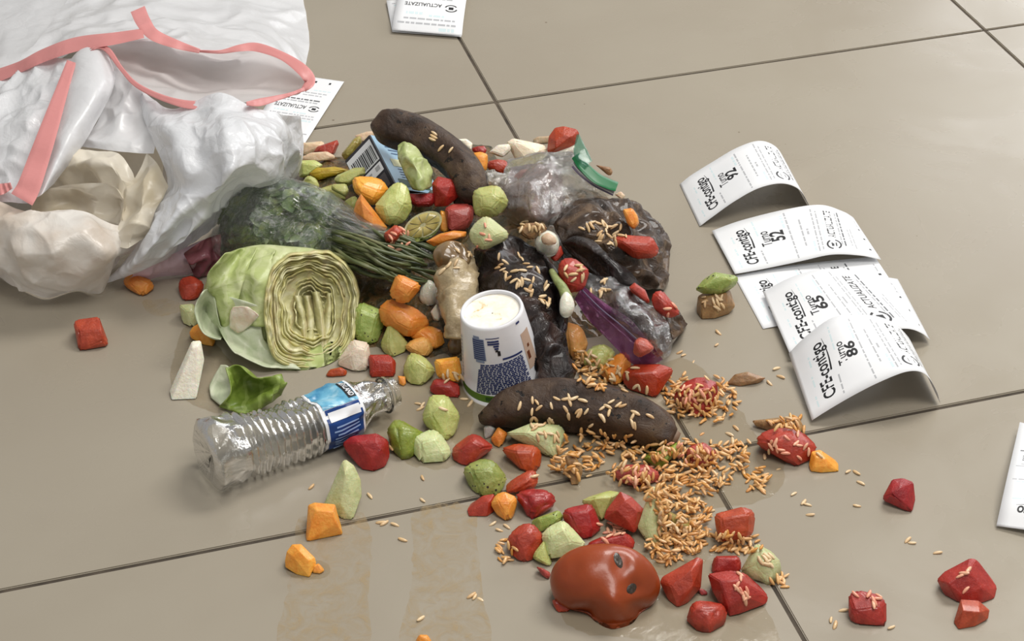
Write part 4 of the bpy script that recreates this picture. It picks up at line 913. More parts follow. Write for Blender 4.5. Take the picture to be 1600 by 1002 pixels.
chunk(SC, M_P, 'A', [(1310, 270), (1450, 350), (1520, 440), (1530, 490), (1400, 440), (1370, 410), (1330, 340)], 'dry onion skin stuck to the right side of the back banana', 'onion skin', lift=.03, deep=.15)
chunk(WH, M_J, 'A', [(1380, 290), (1440, 285), (1490, 320), (1480, 370), (1420, 335)], 'small white piece behind the back banana', 'food scrap', lift=.012)
Wc('B', [(-10, 260), (30, 245), (80, 240), (100, 270), (90, 300), (0, 290)], 'small red piece behind the orange block at the back', M_T, lift=.01)
Oc('B', [(0, 300), (60, 290), (105, 310), (110, 400), (90, 440), (40, 435), (10, 350)], 'upright orange block right of the back banana', lift=.008)
Wc('B', [(115, 365), (180, 345), (250, 360), (275, 410), (230, 460), (180, 450), (115, 420)], 'red tomato piece under the white slices at the back', M_T, lift=.008)
chunk(WH, M_J, 'B', [(120, 290), (190, 235), (280, 225), (290, 270), (230, 330)], 'flat white slice at the back edge of the pile', 'food scrap', lift=.014, deep=.25)
chunk(WH, M_JP, 'B', [(265, 220), (320, 190), (380, 215), (440, 240), (540, 235), (560, 270), (540, 300), (490, 290), (470, 330), (400, 355), (340, 345), (300, 280)], 'lumpy cream-white chunk at the back above the zip bag', 'food scrap', lift=.012)
chunk(SC, M_OL, 'B', [(250, 440), (300, 360), (400, 350), (520, 310), (600, 330), (560, 380), (380, 440), (300, 500)], 'olive and cream scraps under the lumpy white chunk', 'food scrap')
Wc('B', [(600, 170), (640, 110), (700, 95), (800, 115), (815, 150), (790, 220), (700, 250), (650, 295), (600, 300), (580, 270), (600, 220)], 'red tomato piece at the top corner of the green seal', M_T, ridge=[(640, 200), (700, 150), (760, 170), (640, 260)], z=.02)
chunk(SC, M_TAN, 'B', [(470, 190), (500, 170), (590, 165), (590, 215), (480, 225)], 'flat tan scrap on the floor left of the red piece at the seal', 'food scrap', z=.0)
chunk(WH, M_J, 'B', [(590, 305), (790, 240), (785, 290), (690, 335)], 'white film-like slice under the red piece at the seal', 'food scrap', z=.015, deep=.2)
Hc('B', [(0, 620), (30, 580), (160, 550), (220, 580), (260, 650), (265, 690), (200, 780), (130, 795), (40, 790), (10, 740)], 'round yellow-green melon chunk left of the green-sealed zip bag', ridge=[(60, 640), (150, 610), (210, 660), (140, 730), (60, 720)], z=.075)
Hc('C', [(875, 110), (920, 40), (985, 0), (1040, 20), (1155, 115), (1150, 170), (985, 250), (890, 205), (870, 150)], 'pale green melon chunk with a bright wet highlight above the black peel', M_HP, ridge=[(950, 150), (1080, 140), (990, 220), (1000, 60)], z=.078)
Oc('B', [(1165, 740), (1240, 730), (1280, 790), (1290, 850), (1250, 890), (1200, 850)], 'yellow-orange piece on the brown peel below the green seal', z=.066)
chunk(SC, M_B, 'B', [(955, 390), (1000, 400), (1070, 410), (1085, 450), (1060, 480)], 'brown peel tip poking out behind the green seal', 'peel', lift=.01)
chunk(SC, M_P, 'B', [(1105, 620), (1150, 595), (1185, 630), (1160, 665)], 'small tan scrap at the lower end of the green seal', 'food scrap', z=.008)
chunk(SC, M_B, 'C', [(1240, 90), (1300, 50), (1420, 40), (1470, 90), (1420, 130), (1360, 180), (1290, 150)], 'clump of fried rice above the brown-topped onion', 'rice clump', z=.068)
Oc('C', [(540, 185), (640, 130), (740, 105), (830, 115), (825, 150), (690, 185), (600, 220)], 'thin orange slice under the lime half', z=.062)
Oc('C', [(245, 590), (270, 540), (300, 455), (340, 460), (475, 520), (480, 555), (405, 650), (370, 670), (290, 650)], 'orange papaya chunk with a curled strip left of the onion bulb', ridge=[(290, 560), (330, 490), (440, 540), (380, 620)], z=.045)
Oc('C', [(170, 710), (250, 645), (330, 670), (440, 710), (530, 790), (540, 850), (450, 890), (395, 940), (330, 880), (190, 830)], 'long orange papaya chunk in front of the curled-strip chunk', ridge=[(230, 740), (330, 730), (430, 800), (400, 880), (300, 830)], z=.014)
chunk(KW, M_K, 'C', [(-35, 760), (-10, 700), (30, 670), (180, 735), (195, 830), (150, 960), (100, 985), (0, 970), (-40, 880)], 'green kiwi block touching the cut face of the lettuce', 'kiwi', ridge=[(10, 730), (140, 780), (110, 920), (0, 900)])
Hc('E', [(375, 90), (400, 20), (440, -60), (500, -30), (580, 90), (560, 150), (470, 190), (410, 160)], 'green melon piece with a dark dent right of the kiwi block', ridge=[(430, 20), (470, 90), (430, 120)])
Oc('E', [(610, 30), (640, -40), (760, -50), (850, -10), (880, 90), (790, 130), (770, 100)], 'rear orange piece of the pair left of the chicken bone', ridge=[(690, 0), (800, 20), (810, 90)])
Oc('E', [(570, 110), (620, 60), (730, 30), (780, 100), (770, 150), (720, 195), (600, 150)], 'front lighter orange piece of the pair left of the chicken bone', M_M)
Oc('C', [(715, 800), (760, 740), (805, 750), (800, 850), (760, 865)], 'small yellow-orange piece touching the left side of the cup', lift=.02)
Wc('C', [(200, 130), (290, 60), (350, 110), (290, 190), (220, 200)], 'dark red scrap with rice below the large green chunk', z=.058)
chunk(WH, M_J, 'C', [(565, 740), (610, 680), (640, 760), (630, 810), (590, 800)], 'little white piece at the left foot of the chicken bone', 'food scrap')
Wc('D', [(300, 310), (380, 220), (400, 290), (340, 350)], 'small bright red piece under the brown-topped onion', lift=.02)
Wc('D', [(360, 390), (400, 330), (480, 330), (560, 380), (600, 420), (560, 540), (480, 590), (400, 570), (370, 470)], 'red watermelon chunk topped with rice right of the spring onion stalk', ridge=[(420, 380), (530, 420), (500, 530), (420, 510)], z=.056)
Wc('D', [(800, 170), (870, 140), (1080, 160), (1110, 190), (1140, 260), (1100, 310), (970, 325), (900, 270), (830, 220)], 'long red watermelon block on the wrinkled brown peel', ridge=[(860, 190), (1060, 210), (1050, 270), (950, 260)], z=.056)
Wc('D', [(920, 550), (960, 515), (1040, 570), (1070, 650), (1060, 670), (940, 590)], 'slim red piece behind the smoky zip bag', z=.05)
Wc('D', [(1110, 590), (1180, 575), (1230, 630), (1310, 740), (1280, 770), (1200, 785), (1120, 720), (1095, 660)], 'red watermelon block at the right end of the smoky zip bag', ridge=[(1150, 620), (1230, 690), (1180, 730)], z=.042)
Oc('F', [(280, 60), (330, 25), (400, 40), (450, 80), (480, 170), (470, 240), (420, 300), (360, 310), (320, 200)], 'smooth pale orange cantaloupe chunk right of the black peel', M_M, ridge=[(330, 90), (410, 110), (420, 230), (360, 240)], bev=.25)
Wc('F', [(860, 170), (900, 140), (960, 160), (1010, 220), (980, 250), (900, 290), (850, 260)], 'pink-red cube sitting on the purple seal', M_WP, z=.034)
chunk(KW, M_K, 'Q', [(275, 520), (400, 380), (560, 260), (680, 300), (880, 320), (915, 370), (870, 470), (760, 550), (640, 600), (400, 590)], 'flat green kiwi piece on a rice clump left of the tickets', 'kiwi', z=.022, deep=.3)
chunk(SC, M_B, 'Q', [(300, 770), (330, 640), (440, 590), (600, 600), (780, 560), (830, 700), (860, 790), (760, 900), (560, 970), (380, 970), (310, 880)], 'brown clump of rice and meat under the lone kiwi piece', 'rice clump', z=0.0)
Hc('F', [(460, 300), (520, 220), (600, 190), (690, 240), (690, 300), (640, 370), (540, 400), (470, 370)], 'dull green melon chunk in the rice below the purple seal', bev=.25)
Oc('F', [(580, 400), (640, 370), (690, 350), (730, 270), (800, 265), (825, 320), (810, 420), (760, 470), (720, 515), (640, 470)], 'orange papaya chunk behind the middle of the front banana', ridge=[(640, 420), (720, 380), (770, 320), (760, 420)])
Wc('F', [(780, 420), (850, 350), (960, 370), (1060, 360), (1140, 390), (1130, 440), (1080, 520), (1020, 600), (940, 570), (830, 540), (780, 480)], 'broad dark red tomato piece below the tip of the purple seal', M_T, ridge=[(850, 420), (1000, 410), (1050, 450), (930, 510)])
Wc('F', [(1180, 620), (1190, 580), (1250, 490), (1330, 460), (1400, 460), (1490, 500), (1495, 600), (1480, 660), (1390, 740), (1330, 740), (1240, 690)], 'red watermelon chunk covered with rice right of the front banana', ridge=[(1230, 590), (1320, 530), (1430, 550), (1400, 660), (1310, 670)])
chunk(WH, M_JP, 'E', [(45, 230), (100, 130), (150, 60), (270, 90), (285, 220), (270, 290), (170, 305), (60, 260)], 'cream-white cube between the lettuce and a red cube', 'food scrap', ridge=[(130, 170), (180, 100), (260, 130), (240, 240)])
Wc('E', [(290, 180), (440, 180), (485, 230), (480, 340), (300, 345)], 'small red cube behind the neck of the bottle', M_T, ridge=[(325, 225), (460, 235), (455, 310), (320, 310)])
Wc('E', [(-50, 340), (-20, 290), (60, 270), (110, 300), (100, 335), (0, 345)], 'red piece hidden between the lettuce and the bottle label', M_T)
Hc('E', [(555, 280), (600, 170), (660, 170), (740, 220), (800, 290), (790, 330), (700, 410), (600, 400), (560, 340)], 'yellow-green melon chunk right of the bottle mouth', ridge=[(610, 270), (660, 220), (740, 280), (660, 340)])
Oc('E', [(800, 220), (850, 205), (980, 190), (1000, 300), (990, 390), (900, 350), (820, 350)], 'orange cube with rice left of the cup rim', ridge=[(830, 240), (950, 225), (960, 310), (850, 320)], lift=.008)
Wc('E', [(760, 440), (800, 370), (900, 370), (980, 410), (985, 510), (860, 500), (780, 480)], 'red watermelon piece in front of the orange cube beside the cup', ridge=[(810, 410), (920, 420), (900, 470)])
Oc('E', [(510, 340), (565, 345), (572, 400), (550, 415), (520, 400)], 'tiny orange piece behind the bottle mouth')
Hc('E', [(705, 660), (770, 500), (890, 500), (950, 590), (985, 640), (960, 780), (900, 840), (860, 830), (730, 720)], 'tallest of the three green melon chunks in front of the cup', ridge=[(760, 640), (830, 560), (900, 620), (850, 720)])
Hc('E', [(430, 770), (480, 700), (540, 690), (620, 730), (710, 790), (650, 830), (630, 930), (610, 980), (530, 985), (470, 900)], 'dark green rinded melon chunk right of the bottle', M_G, ridge=[(500, 760), (580, 770), (600, 860), (540, 900)], bev=.3)
Hc('E', [(630, 940), (650, 820), (770, 760), (840, 790), (920, 920), (920, 960), (870, 1010), (700, 1020)], 'pale green melon block beside the dark rinded chunk', M_HP, ridge=[(680, 860), (800, 830), (870, 930), (720, 960)])
Wc('E', [(90, 870), (160, 820), (340, 800), (420, 850), (430, 960), (400, 1040), (320, 1080), (230, 1060), (130, 940)], 'large red watermelon cube under the bottle label', ridge=[(200, 860), (340, 850), (380, 920), (300, 990)])
Wc('E', [(940, 930), (960, 890), (1070, 800), (1130, 810), (1250, 890), (1240, 920), (1170, 960), (1060, 1040), (1000, 1030), (950, 990)], 'red watermelon cube in front of the stem end of the front banana', ridge=[(990, 920), (1090, 850), (1180, 890), (1050, 970)])
chunk(SC, M_GY, 'E', [(1180, 740), (1230, 715), (1270, 750), (1240, 810), (1190, 830)], 'translucent grey scrap under the left tip of the front banana', 'food scrap', z=0.0)
Oc('E', [(1235, 830), (1290, 740), (1365, 790), (1310, 900), (1260, 880)], 'small orange cube under the left tip of the front banana', ridge=[(1270, 820), (1300, 780), (1330, 810)])
Hc('G', [(570, 190), (700, 140), (760, 110), (970, 130), (1000, 190), (960, 300), (930, 385), (850, 350), (790, 260), (650, 240)], 'green melon wedge sprinkled with rice below the front banana', M_HP, ridge=[(700, 190), (880, 190), (900, 290)])
Wc('G', [(530, 310), (600, 290), (640, 275), (780, 285), (820, 340), (815, 440), (790, 480), (700, 490), (640, 420), (560, 360)], 'glossy orange-red tomato piece left of the rice-sprinkled wedge', M_T, ridge=[(620, 330), (760, 330), (740, 420)])
chunk(KW, M_K, 'G', [(220, 480), (260, 430), (370, 400), (460, 420), (550, 530), (550, 570), (520, 640), (470, 670), (350, 670), (290, 620), (250, 540)], 'green kiwi cube dotted with black seeds beside the long grout line', 'kiwi', ridge=[(280, 480), (430, 470), (480, 570), (370, 620)])
Wc('G', [(550, 620), (590, 570), (700, 490), (770, 480), (800, 560), (770, 620), (650, 650), (570, 660)], 'red triangular watermelon piece right of the seeded kiwi cube', ridge=[(620, 600), (720, 540), (750, 580)], lift=.004)
Wc('G', [(640, 690), (650, 650), (790, 625), (890, 640), (935, 700), (930, 740), (870, 800), (750, 865), (720, 770)], 'mushy red watermelon lump below the triangular piece', ridge=[(700, 680), (850, 680), (860, 750), (770, 790)], bev=.25)
Wc('G', [(260, 780), (310, 730), (370, 680), (450, 670), (465, 720), (450, 800), (400, 830), (270, 830)], 'red watermelon piece left of a small orange cube below the grout line', ridge=[(320, 770), (420, 720), (410, 790)])
Oc('G', [(440, 740), (480, 670), (540, 650), (625, 690), (635, 740), (610, 830), (570, 880), (480, 820)], 'orange papaya cube with rice among the red pieces', ridge=[(490, 730), (590, 730), (560, 820)])
chunk(KW, M_K, 'G', [(750, 890), (790, 850), (960, 795), (1000, 850), (960, 900), (830, 960), (800, 950)], 'flat green kiwi strip behind the pale block next to the tomato', 'kiwi')
Wc('G', [(1005, 800), (1060, 770), (1200, 745), (1230, 770), (1285, 930), (1200, 1010), (1100, 1000), (1020, 860)], 'red watermelon cube left of a taller red cube above the tomato', ridge=[(1050, 820), (1190, 790), (1220, 920), (1110, 940)])
Hc('G', [(1155, 720), (1220, 680), (1350, 645), (1430, 655), (1350, 760), (1300, 880), (1260, 830), (1220, 750)], 'green melon wedge behind the two red cubes above the tomato')
Wc('H', [(150, 790), (250, 655), (330, 690), (430, 790), (430, 830), (350, 950), (280, 900), (130, 850)], 'taller red watermelon cube above the tomato', ridge=[(220, 790), (280, 710), (380, 800), (310, 880)], lift=.006)
Hc('J', [(85, 215), (150, 90), (165, 0), (190, -85), (240, -70), (270, 80), (250, 250), (260, 310), (200, 345), (150, 310)], 'upright pale green wedge beside the rice above the tomato', M_HP, ridge=[(150, 200), (200, 60), (220, 220)])
Hc('H', [(600, 790), (700, 850), (800, 930), (760, 960), (640, 900)], 'green strip mostly buried in rice above the tomato', M_OL)
Wc('H', [(210, 500), (290, 440), (450, 440), (540, 500), (530, 560), (400, 600), (310, 590), (240, 560)], 'red watermelon lump with rice at the left end of the rice heap', M_WP)
Wc('H', [(760, 340), (800, 290), (900, 270), (990, 340), (970, 420), (880, 460), (800, 420)], 'red watermelon lump with rice at the tile corner', M_WP)
Hc('H', [(430, 380), (520, 330), (680, 270), (720, 300), (650, 380), (560, 460), (500, 420)], 'bright lime green piece in the rice heap under the banana stub', M_G)
Wc('J', [(695, 130), (760, 100), (900, 75), (975, 100), (995, 140), (975, 280), (900, 310), (740, 330), (710, 250)], 'red watermelon block on a bed of rice over the grout line', ridge=[(730, 150), (940, 120), (940, 260), (760, 290)], lift=.006)
Wc('I', [(370, 230), (385, 170), (470, 110), (550, 105), (610, 150), (640, 220), (560, 370), (490, 390), (430, 370), (380, 290)], 'red watermelon cube at the left of the group above the tomato', ridge=[(420, 200), (540, 150), (590, 230), (490, 320)])
Hc('I', [(635, 190), (690, 120), (790, 80), (840, 110), (970, 260), (830, 340), (700, 360), (660, 260)], 'pale whitish-green block touching the top of the tomato', M_HP, ridge=[(690, 190), (800, 130), (870, 240), (740, 290)], lift=.004)
Hc('I', [(565, 360), (580, 320), (650, 230), (680, 340), (710, 410), (690, 425), (600, 390)], 'small green wedge at the upper left of the tomato')
Wc('I', [(1000, 250), (1100, 200), (1300, 170), (1350, 230), (1330, 300), (1000, 300)], 'red watermelon mash with rice right behind the tomato')
Wc('I', [(590, 430), (640, 440), (700, 480), (690, 530), (640, 500)], 'small red scrap at the left side of the tomato', M_WP)
Wc('I', [(715, 690), (760, 690), (850, 740), (840, 780), (760, 785), (725, 740)], 'torn red skin peeking out under the front left of the tomato', M_T)
Wc('J', [(270, 650), (290, 610), (350, 630), (480, 500), (540, 470), (580, 490), (560, 580), (560, 690), (470, 800), (400, 830), (330, 780)], 'deep red watermelon chunk with a raised tip right of the tomato', ridge=[(340, 680), (500, 560), (510, 680), (400, 760)])
Wc('J', [(670, 500), (690, 450), (770, 460), (860, 450), (880, 490), (880, 570), (800, 590), (670, 580)], 'small dark red piece above the biggest cube right of the tomato')
Wc('J', [(650, 600), (800, 580), (920, 590), (1000, 660), (1080, 760), (1070, 810), (960, 860), (860, 900), (800, 910), (750, 850), (690, 750)], 'biggest red watermelon cube right of the tomato, rice along its edge', ridge=[(720, 640), (880, 640), (940, 760), (800, 830)])
Wc('J', [(475, 940), (500, 830), (560, 800), (640, 815), (740, 830), (770, 880), (750, 980), (650, 1040), (540, 1020)], 'ragged dark red watermelon chunk nearest the bottom right of the tomato', ridge=[(540, 880), (700, 880), (640, 970)], bev=.25)
Hc('J', [(905, 560), (965, 500), (985, 390), (1020, 360), (1130, 420), (1185, 490), (1195, 560), (1150, 650), (1090, 665), (1000, 620)], 'yellowish-green melon chunk on the grout line right of the red cubes', M_HP, ridge=[(1000, 520), (1040, 440), (1130, 500), (1080, 600)], bev=.22)
Wc('J', [(540, 690), (600, 710), (628, 745), (580, 755)], 'thin red shred beside the raised-tip chunk', M_WP)
Wc('K', [(390, 140), (440, 45), (500, 35), (555, 60), (565, 150), (550, 230), (480, 200), (395, 160)], 'lone red watermelon piece on the bare floor right of the pile', ridge=[(430, 120), (490, 80), (530, 130), (520, 190)])
Wc('K', [(185, 730), (240, 710), (340, 730), (390, 770), (390, 910), (240, 900), (185, 870), (175, 810)], 'red watermelon cube with rice on top near the bottom edge', ridge=[(210, 820), (320, 830), (360, 800)])
Wc('K', [(725, 640), (760, 600), (900, 525), (930, 530), (1045, 680), (1030, 740), (960, 770), (840, 770), (760, 720)], 'larger red watermelon piece of the pair at the lower right', ridge=[(770, 660), (890, 580), (980, 690), (850, 730)])
Wc('K', [(810, 890), (850, 760), (950, 770), (1010, 820), (1000, 870), (930, 910), (840, 925)], 'smaller red watermelon piece of the pair at the lower right', ridge=[(860, 820), (960, 830), (900, 880)])
Wc('L', [(620, 650), (650, 600), (740, 560), (880, 555), (960, 590), (1060, 680), (1075, 720), (1000, 800), (900, 850), (840, 810), (720, 740), (650, 690)], 'wide red watermelon slice strewn with rice below the tickets', ridge=[(690, 650), (840, 610), (990, 700), (880, 770)])
Oc('L', [(1030, 830), (1050, 740), (1110, 725), (1200, 790), (1240, 830), (1240, 880), (1120, 890), (1040, 880)], 'small orange cube at the right end of the wide red slice', ridge=[(1070, 770), (1150, 790), (1170, 850), (1060, 850)])
Hc('M', [(440, 440), (480, 340), (575, 130), (600, 115), (660, 160), (710, 260), (715, 370), (650, 540), (580, 540), (540, 480)], 'tall pale green melon wedge standing behind an orange cube', M_HP, ridge=[(560, 440), (600, 190), (650, 380), (600, 500)])
Oc('M', [(300, 700), (315, 460), (360, 445), (510, 455), (560, 620), (565, 670), (480, 690), (310, 720)], 'orange papaya cube sitting on the grout line at the left', ridge=[(330, 600), (370, 490), (500, 500), (530, 590), (350, 640)])
Oc('M', [(135, 880), (150, 820), (190, 770), (250, 765), (350, 860), (360, 900), (310, 1000), (220, 980), (140, 930)], 'orange papaya piece alone on the stained tile at the lower left', ridge=[(190, 850), (240, 810), (310, 880), (260, 940)])
Oc('M', [(350, 920), (390, 905), (435, 960), (400, 985), (340, 975)], 'tiny orange crumb beside the lone papaya piece')
Wc('O', [(85, 430), (110, 405), (265, 390), (300, 470), (340, 570), (330, 600), (120, 635), (100, 520)], 'lone red watermelon cube on the floor below the trash bag', ridge=[(115, 490), (180, 470), (290, 480), (310, 560), (130, 590)])
Oc('O', [(465, 110), (490, 60), (550, 40), (620, 70), (680, 90), (705, 150), (620, 215), (520, 170)], 'orange papaya cube at the edge of the trash bag', ridge=[(510, 120), (570, 80), (650, 120), (610, 170)])
Wc('O', [(900, 130), (920, 80), (1000, 60), (1090, 110), (1080, 170), (1030, 240), (940, 250), (905, 200)], 'dark red watermelon cube left of the lettuce', ridge=[(940, 140), (1030, 120), (1040, 190), (950, 200)])
Hc('O', [(905, 290), (1010, 280), (1070, 400), (1000, 460), (930, 420), (910, 350)], 'pale green melon block left of the lettuce', M_HP, ridge=[(940, 320), (1010, 330), (1010, 410)])
Oc('O', [(990, 500), (1010, 460), (1090, 415), (1140, 430), (1180, 550), (1160, 600), (1090, 590), (1000, 540)], 'orange papaya piece under the left side of the lettuce', ridge=[(1040, 490), (1110, 470), (1120, 560)])
chunk(WH, M_J, 'O', [(840, 940), (920, 800), (1000, 590), (1060, 585), (1090, 720), (1080, 800), (1030, 1000), (850, 1010)], 'long white stick-shaped wedge on the floor left of the lettuce', 'food scrap', ridge=[(865, 940), (1010, 940), (1050, 760), (1040, 610), (1000, 620)], push=.22, deep=.2, bev=.06)
Oc('Z', [(650, 1002), (656, 993), (668, 993), (674, 1003), (668, 1012), (652, 1012)], 'orange bit cut off by the bottom edge of the picture')
chunk(SC, M_B, 'G', [(1015, 370), (1060, 360), (1100, 380), (1150, 470), (1120, 580), (1060, 580), (1060, 480), (1020, 420)], 'oily brown shred on the grout line below the front banana', 'food scrap', z=0.0)
chunk(SC, M_B, 'L', [(385, 200), (450, 130), (540, 110), (620, 140), (670, 155), (620, 190), (480, 215)], 'tan wheat-like scrap on the floor left of the lowest ticket', 'food scrap', z=0.0)
chunk(SC, M_B, 'L', [(590, 490), (650, 480), (740, 500), (860, 460), (930, 470), (970, 550), (930, 580), (700, 560), (620, 530)], 'brown strip of fried scraps behind the wide red slice', 'food scrap', z=0.0)

# ------------------------------------------------------------------ queue tickets
t = NT('ticket_paper'); co = t.coord(); t.ln(t.ramp(t.noise(co, 20, 3), [(.3, S(238, 240, 243)), (.7, S(246, 247, 249))]), t.b.inputs['Base Color']); t.set(Roughness=.55)
tr = t.add('ShaderNodeBsdfTranslucent'); tr.inputs[0].default_value = S(240, 242, 246); mx = t.add('ShaderNodeMixShader'); mx.inputs[0].default_value = .12
t.ln(t.b.outputs[0], mx.inputs[1]); t.ln(tr.outputs[0], mx.inputs[2]); t.ln(mx.outputs[0], t.out.inputs[0]); M_PAPER = t.m
def ticket(A, B, C, near, far, label, number=None, seed=0, lift=.0006, D=None, scale=1.0, span=(0, 1)):
    """A header corner (text start), B tail corner, C header corner (text end); near/far give [(fraction, height cm)]"""
    A, B, C = P(*A), P(*B), P(*C); D = (C + (B - A)) if D is None else P(*D)
    def curve(p, q, prof):
        pts = [p + (q - p) * f + Vector((0, 0, z / 100 + lift)) for f, z in prof]; return crline(pts, 48)
    n_, f_ = curve(A, B, near), curve(C, D, far)
    ar = [0.0]
    for k in range(48): ar.append(ar[-1] + (n_[k + 1] - n_[k]).length)
    L0 = ar[-1]; W_ = (C - A).length; L = L0 / (span[1] - span[0])
    def pos(a, b, off=0.0):
        a = min(max((a - span[0]) / (span[1] - span[0]), 0), 1) * L0; k = 0
        while k < 47 and ar[k + 1] < a: k += 1
        t_ = (a - ar[k]) / max(1e-9, ar[k + 1] - ar[k])
        p = n_[k].lerp(n_[k + 1], t_); q = f_[k].lerp(f_[k + 1], t_)
        n = (n_[k + 1] - n_[k]).cross(q - p).normalized()
        if n.z < 0 : n = -n
        return p.lerp(q, b) + n * off
    tk = empty('queue_ticket', (A + B + C + D) / 4, label, 'ticket', 'printed queue tickets')
    vs = [pos(span[0] + (span[1] - span[0]) * i / 48, j / 8) for i in range(49) for j in range(9)]
    o = obj('paper', vs, grid_faces(48, 8), M_PAPER, tk); md = o.modifiers.new('thickness', 'SOLIDIFY'); md.thickness = .00012; md.offset = -1
    rel = W_ / L
    bins = {0: ([], []), 1: ([], []), 2: ([], []), 3: ([], [])}
    def put(vs, fs, ink):
        V, F = bins[ink]; k = len(V); V += vs; F += [tuple(i + k for i in f) for f in fs]
    def txt(s_, a, b, size, bold=.0, ink=0, fit=None):
        if a < span[0] + .06 or a > span[1] - .02: return
        v, f = text_geo(s_, 1.0, bold); w_ = max(q.x for q in v)
        sx = (fit / w_) if fit else size / W_ * 1.0; sy = size / L
        put([pos(a - q.y * sy, b + q.x * sx, .00016) for q in v], f, ink)
    def bar(a0, a1, b0, b1, ink):
        if a0 < span[0] + .01 or a1 > span[1] - .01: return
        n = 4; put([pos(a, b0 + (b1 - b0) * i / n, .00015) for i in range(n + 1) for a in (a0, a1)], [(2 * i, 2 * i + 1, 2 * i + 3, 2 * i + 2) for i in range(n)], ink)
    r_ = random.Random(seed)
    def words(a, b0, b1, h=.011, ink=1):
        b = b0
        while b < b1 - .02:
            w_ = r_.uniform(.03, .11); bar(a, a + h, b, min(b + w_, b1), ink); b += w_ + .018
    txt('CFE-contigo', .185, .12, .0155, .022, 0, fit=.70)
    # swoosh over the header word
    n = 14
    if span[0] < .1: put([pos(.192 + .018 * math.sin(i / n * math.pi) * .5 + e * (.010 * (1 - i / n) + .002) , .42 + .42 * i / n, .00016) for i in range(n + 1) for e in (0, 1)], [(2 * i, 2 * i + 1, 2 * i + 3, 2 * i + 2) for i in range(n)], 0)
    txt('Turno', .31, .40, .0125, .012, 0, fit=.28)
    if number: txt(number, .395, .44, .0165, .03, 0, fit=.20)
    for k in range(3): words(.06 + .014 * k, .10 + .25 * k, .24 + .25 * k, .010, 2)
    words(.225, .08, .34, .010, 1); words(.245, .62, .92, .009, 2); words(.43, .06, .94, .010, 1); words(.405, .66, .9, .014, 2); words(.50, .25, .76, .010, 1); words(.53, .45, .56, .012, 1); words(.55, .12, .34, .014, 2)
    words(.575, .10, .95, .009, 1); words(.60, .12, .88, .009, 1); words(.63, .6, .84, .014, 2); words(.62, .28, .5, .012, 2)
    txt('ACTUALIZATE', .705, .34, .0105, .018, 0, fit=.54)
    # round logo beside it: two arcs and a block
    for a0, a1 in ((.25, 2.6), (3.4, 5.75)):
        n = 10
        if span[1] > .8: put([pos(.682 + math.sin(a0 + (a1 - a0) * i / n) * r0 * rel, .20 + math.cos(a0 + (a1 - a0) * i / n) * r0, .00016) for i in range(n + 1) for r0 in (.075, .098)], [(2 * i, 2 * i + 1, 2 * i + 3, 2 * i + 2) for i in range(n)], 0)
    bar(.682 - .035 * rel, .682 + .035 * rel, .165, .235, 0)
    words(.735, .20, .86, .012, 1); words(.758, .18, .92, .012, 3); words(.81, .20, .56, .009, 1); words(.835, .14, .62, .009, 1); words(.865, .10, .40, .010, 2)
    for bb in (.18, .42, .64): bar(.945, .965, bb, bb + .035, 0)
    words(.95, .72, .9, .010, 1)
    for k, mt in ((0, M_INK), (1, M_GRYI), (2, M_TEAL), (3, M_INKD)):
        if bins[k][0]: setp(obj('printed_text', bins[k][0], bins[k][1], mt, tk, smooth=False), kind='stuff')
    return tk
ticket((1093, 355), (1268, 331), (1062, 289), [(0, 0), (.12, 1.0), (.3, 2.4), (.5, 3.5), (.7, 3.7), (.86, 2.8), (.96, 1.0), (1, 0)], [(0, 0), (.1, .9), (.3, 2.2), (.5, 3.4), (.7, 3.9), (.86, 3.0), (.96, 1.2), (1, 0)], 'curled queue ticket number 92, farthest of the stack at the right', '92', 1)
ticket((1192, 515), (1420, 484), (1147, 432), [(0, 0), (.3, .3), (.6, .4), (1, .1)], [(0, 0), (.3, .3), (.6, .3), (1, .1)], 'flat queue ticket with its number hidden under tickets 52 and 65', None, 2)
ticket((1148, 434), (1376, 413), (1112, 365), [(0, .1), (.2, .4), (.45, .9), (.65, 1.3), (.85, .9), (1, .2)], [(0, 0), (.2, .9), (.5, 1.7), (.75, 1.9), (.92, .9), (1, .1)], 'queue ticket number 52, second from the back of the stack', '52', 3, lift=.003)
ticket((1233, 563), (1453, 538), (1191, 466), [(0, .3), (.2, .9), (.45, 1.6), (.65, 1.7), (.82, 1.6), (.93, .9), (1, 0)], [(0, .3), (.2, 1.6), (.4, 2.1), (.6, 1.8), (.8, .9), (1, .1)], 'queue ticket number 65 with its right corner lifted', '65', 4, lift=.004)
ticket((1268, 663), (1468, 636), (1231, 567), [(0, 0), (.12, .9), (.3, 2.1), (.5, 3.2), (.7, 3.9), (.84, 3.4), (.95, 1.5), (1, 0)], [(0, .6), (.12, 2.2), (.3, 3.8), (.45, 4.0), (.65, 3.6), (.82, 2.6), (.95, 1.0), (1, .1)], 'arched queue ticket number 86, nearest the camera in the stack', '86', 5, lift=.004)
ticket((1700, 858), (1726, 702), (1556, 826), [(0, 1.0), (.2, 2.0), (.5, 2.0), (.8, 1.4), (1, .6)], [(0, .2), (.15, 1.1), (.4, 1.6), (.7, 1.2), (1, .9)], 'queue ticket cut off by the right edge of the picture', None, 6)
ticket((721, 60), (706, 1), (613, 52), [(0, .1), (.5, .2), (1, .3)], [(0, .1), (.5, .2), (1, .3)], 'lower leaf of the two tickets lying at the top edge of the floor', None, 7, D=(604, 5), span=(.08, .48))
ticket((722, 62), (737, -30), (613, 53), [(0, .3), (.12, .9), (.4, 1.3), (.7, 1.2), (1, 1.0)], [(0, .3), (.12, .9), (.4, 1.3), (.7, 1.2), (1, 1.0)], 'upper leaf of the two tickets lying at the top edge of the floor', None, 8, D=(636, -40), lift=.002, span=(.54, 1))
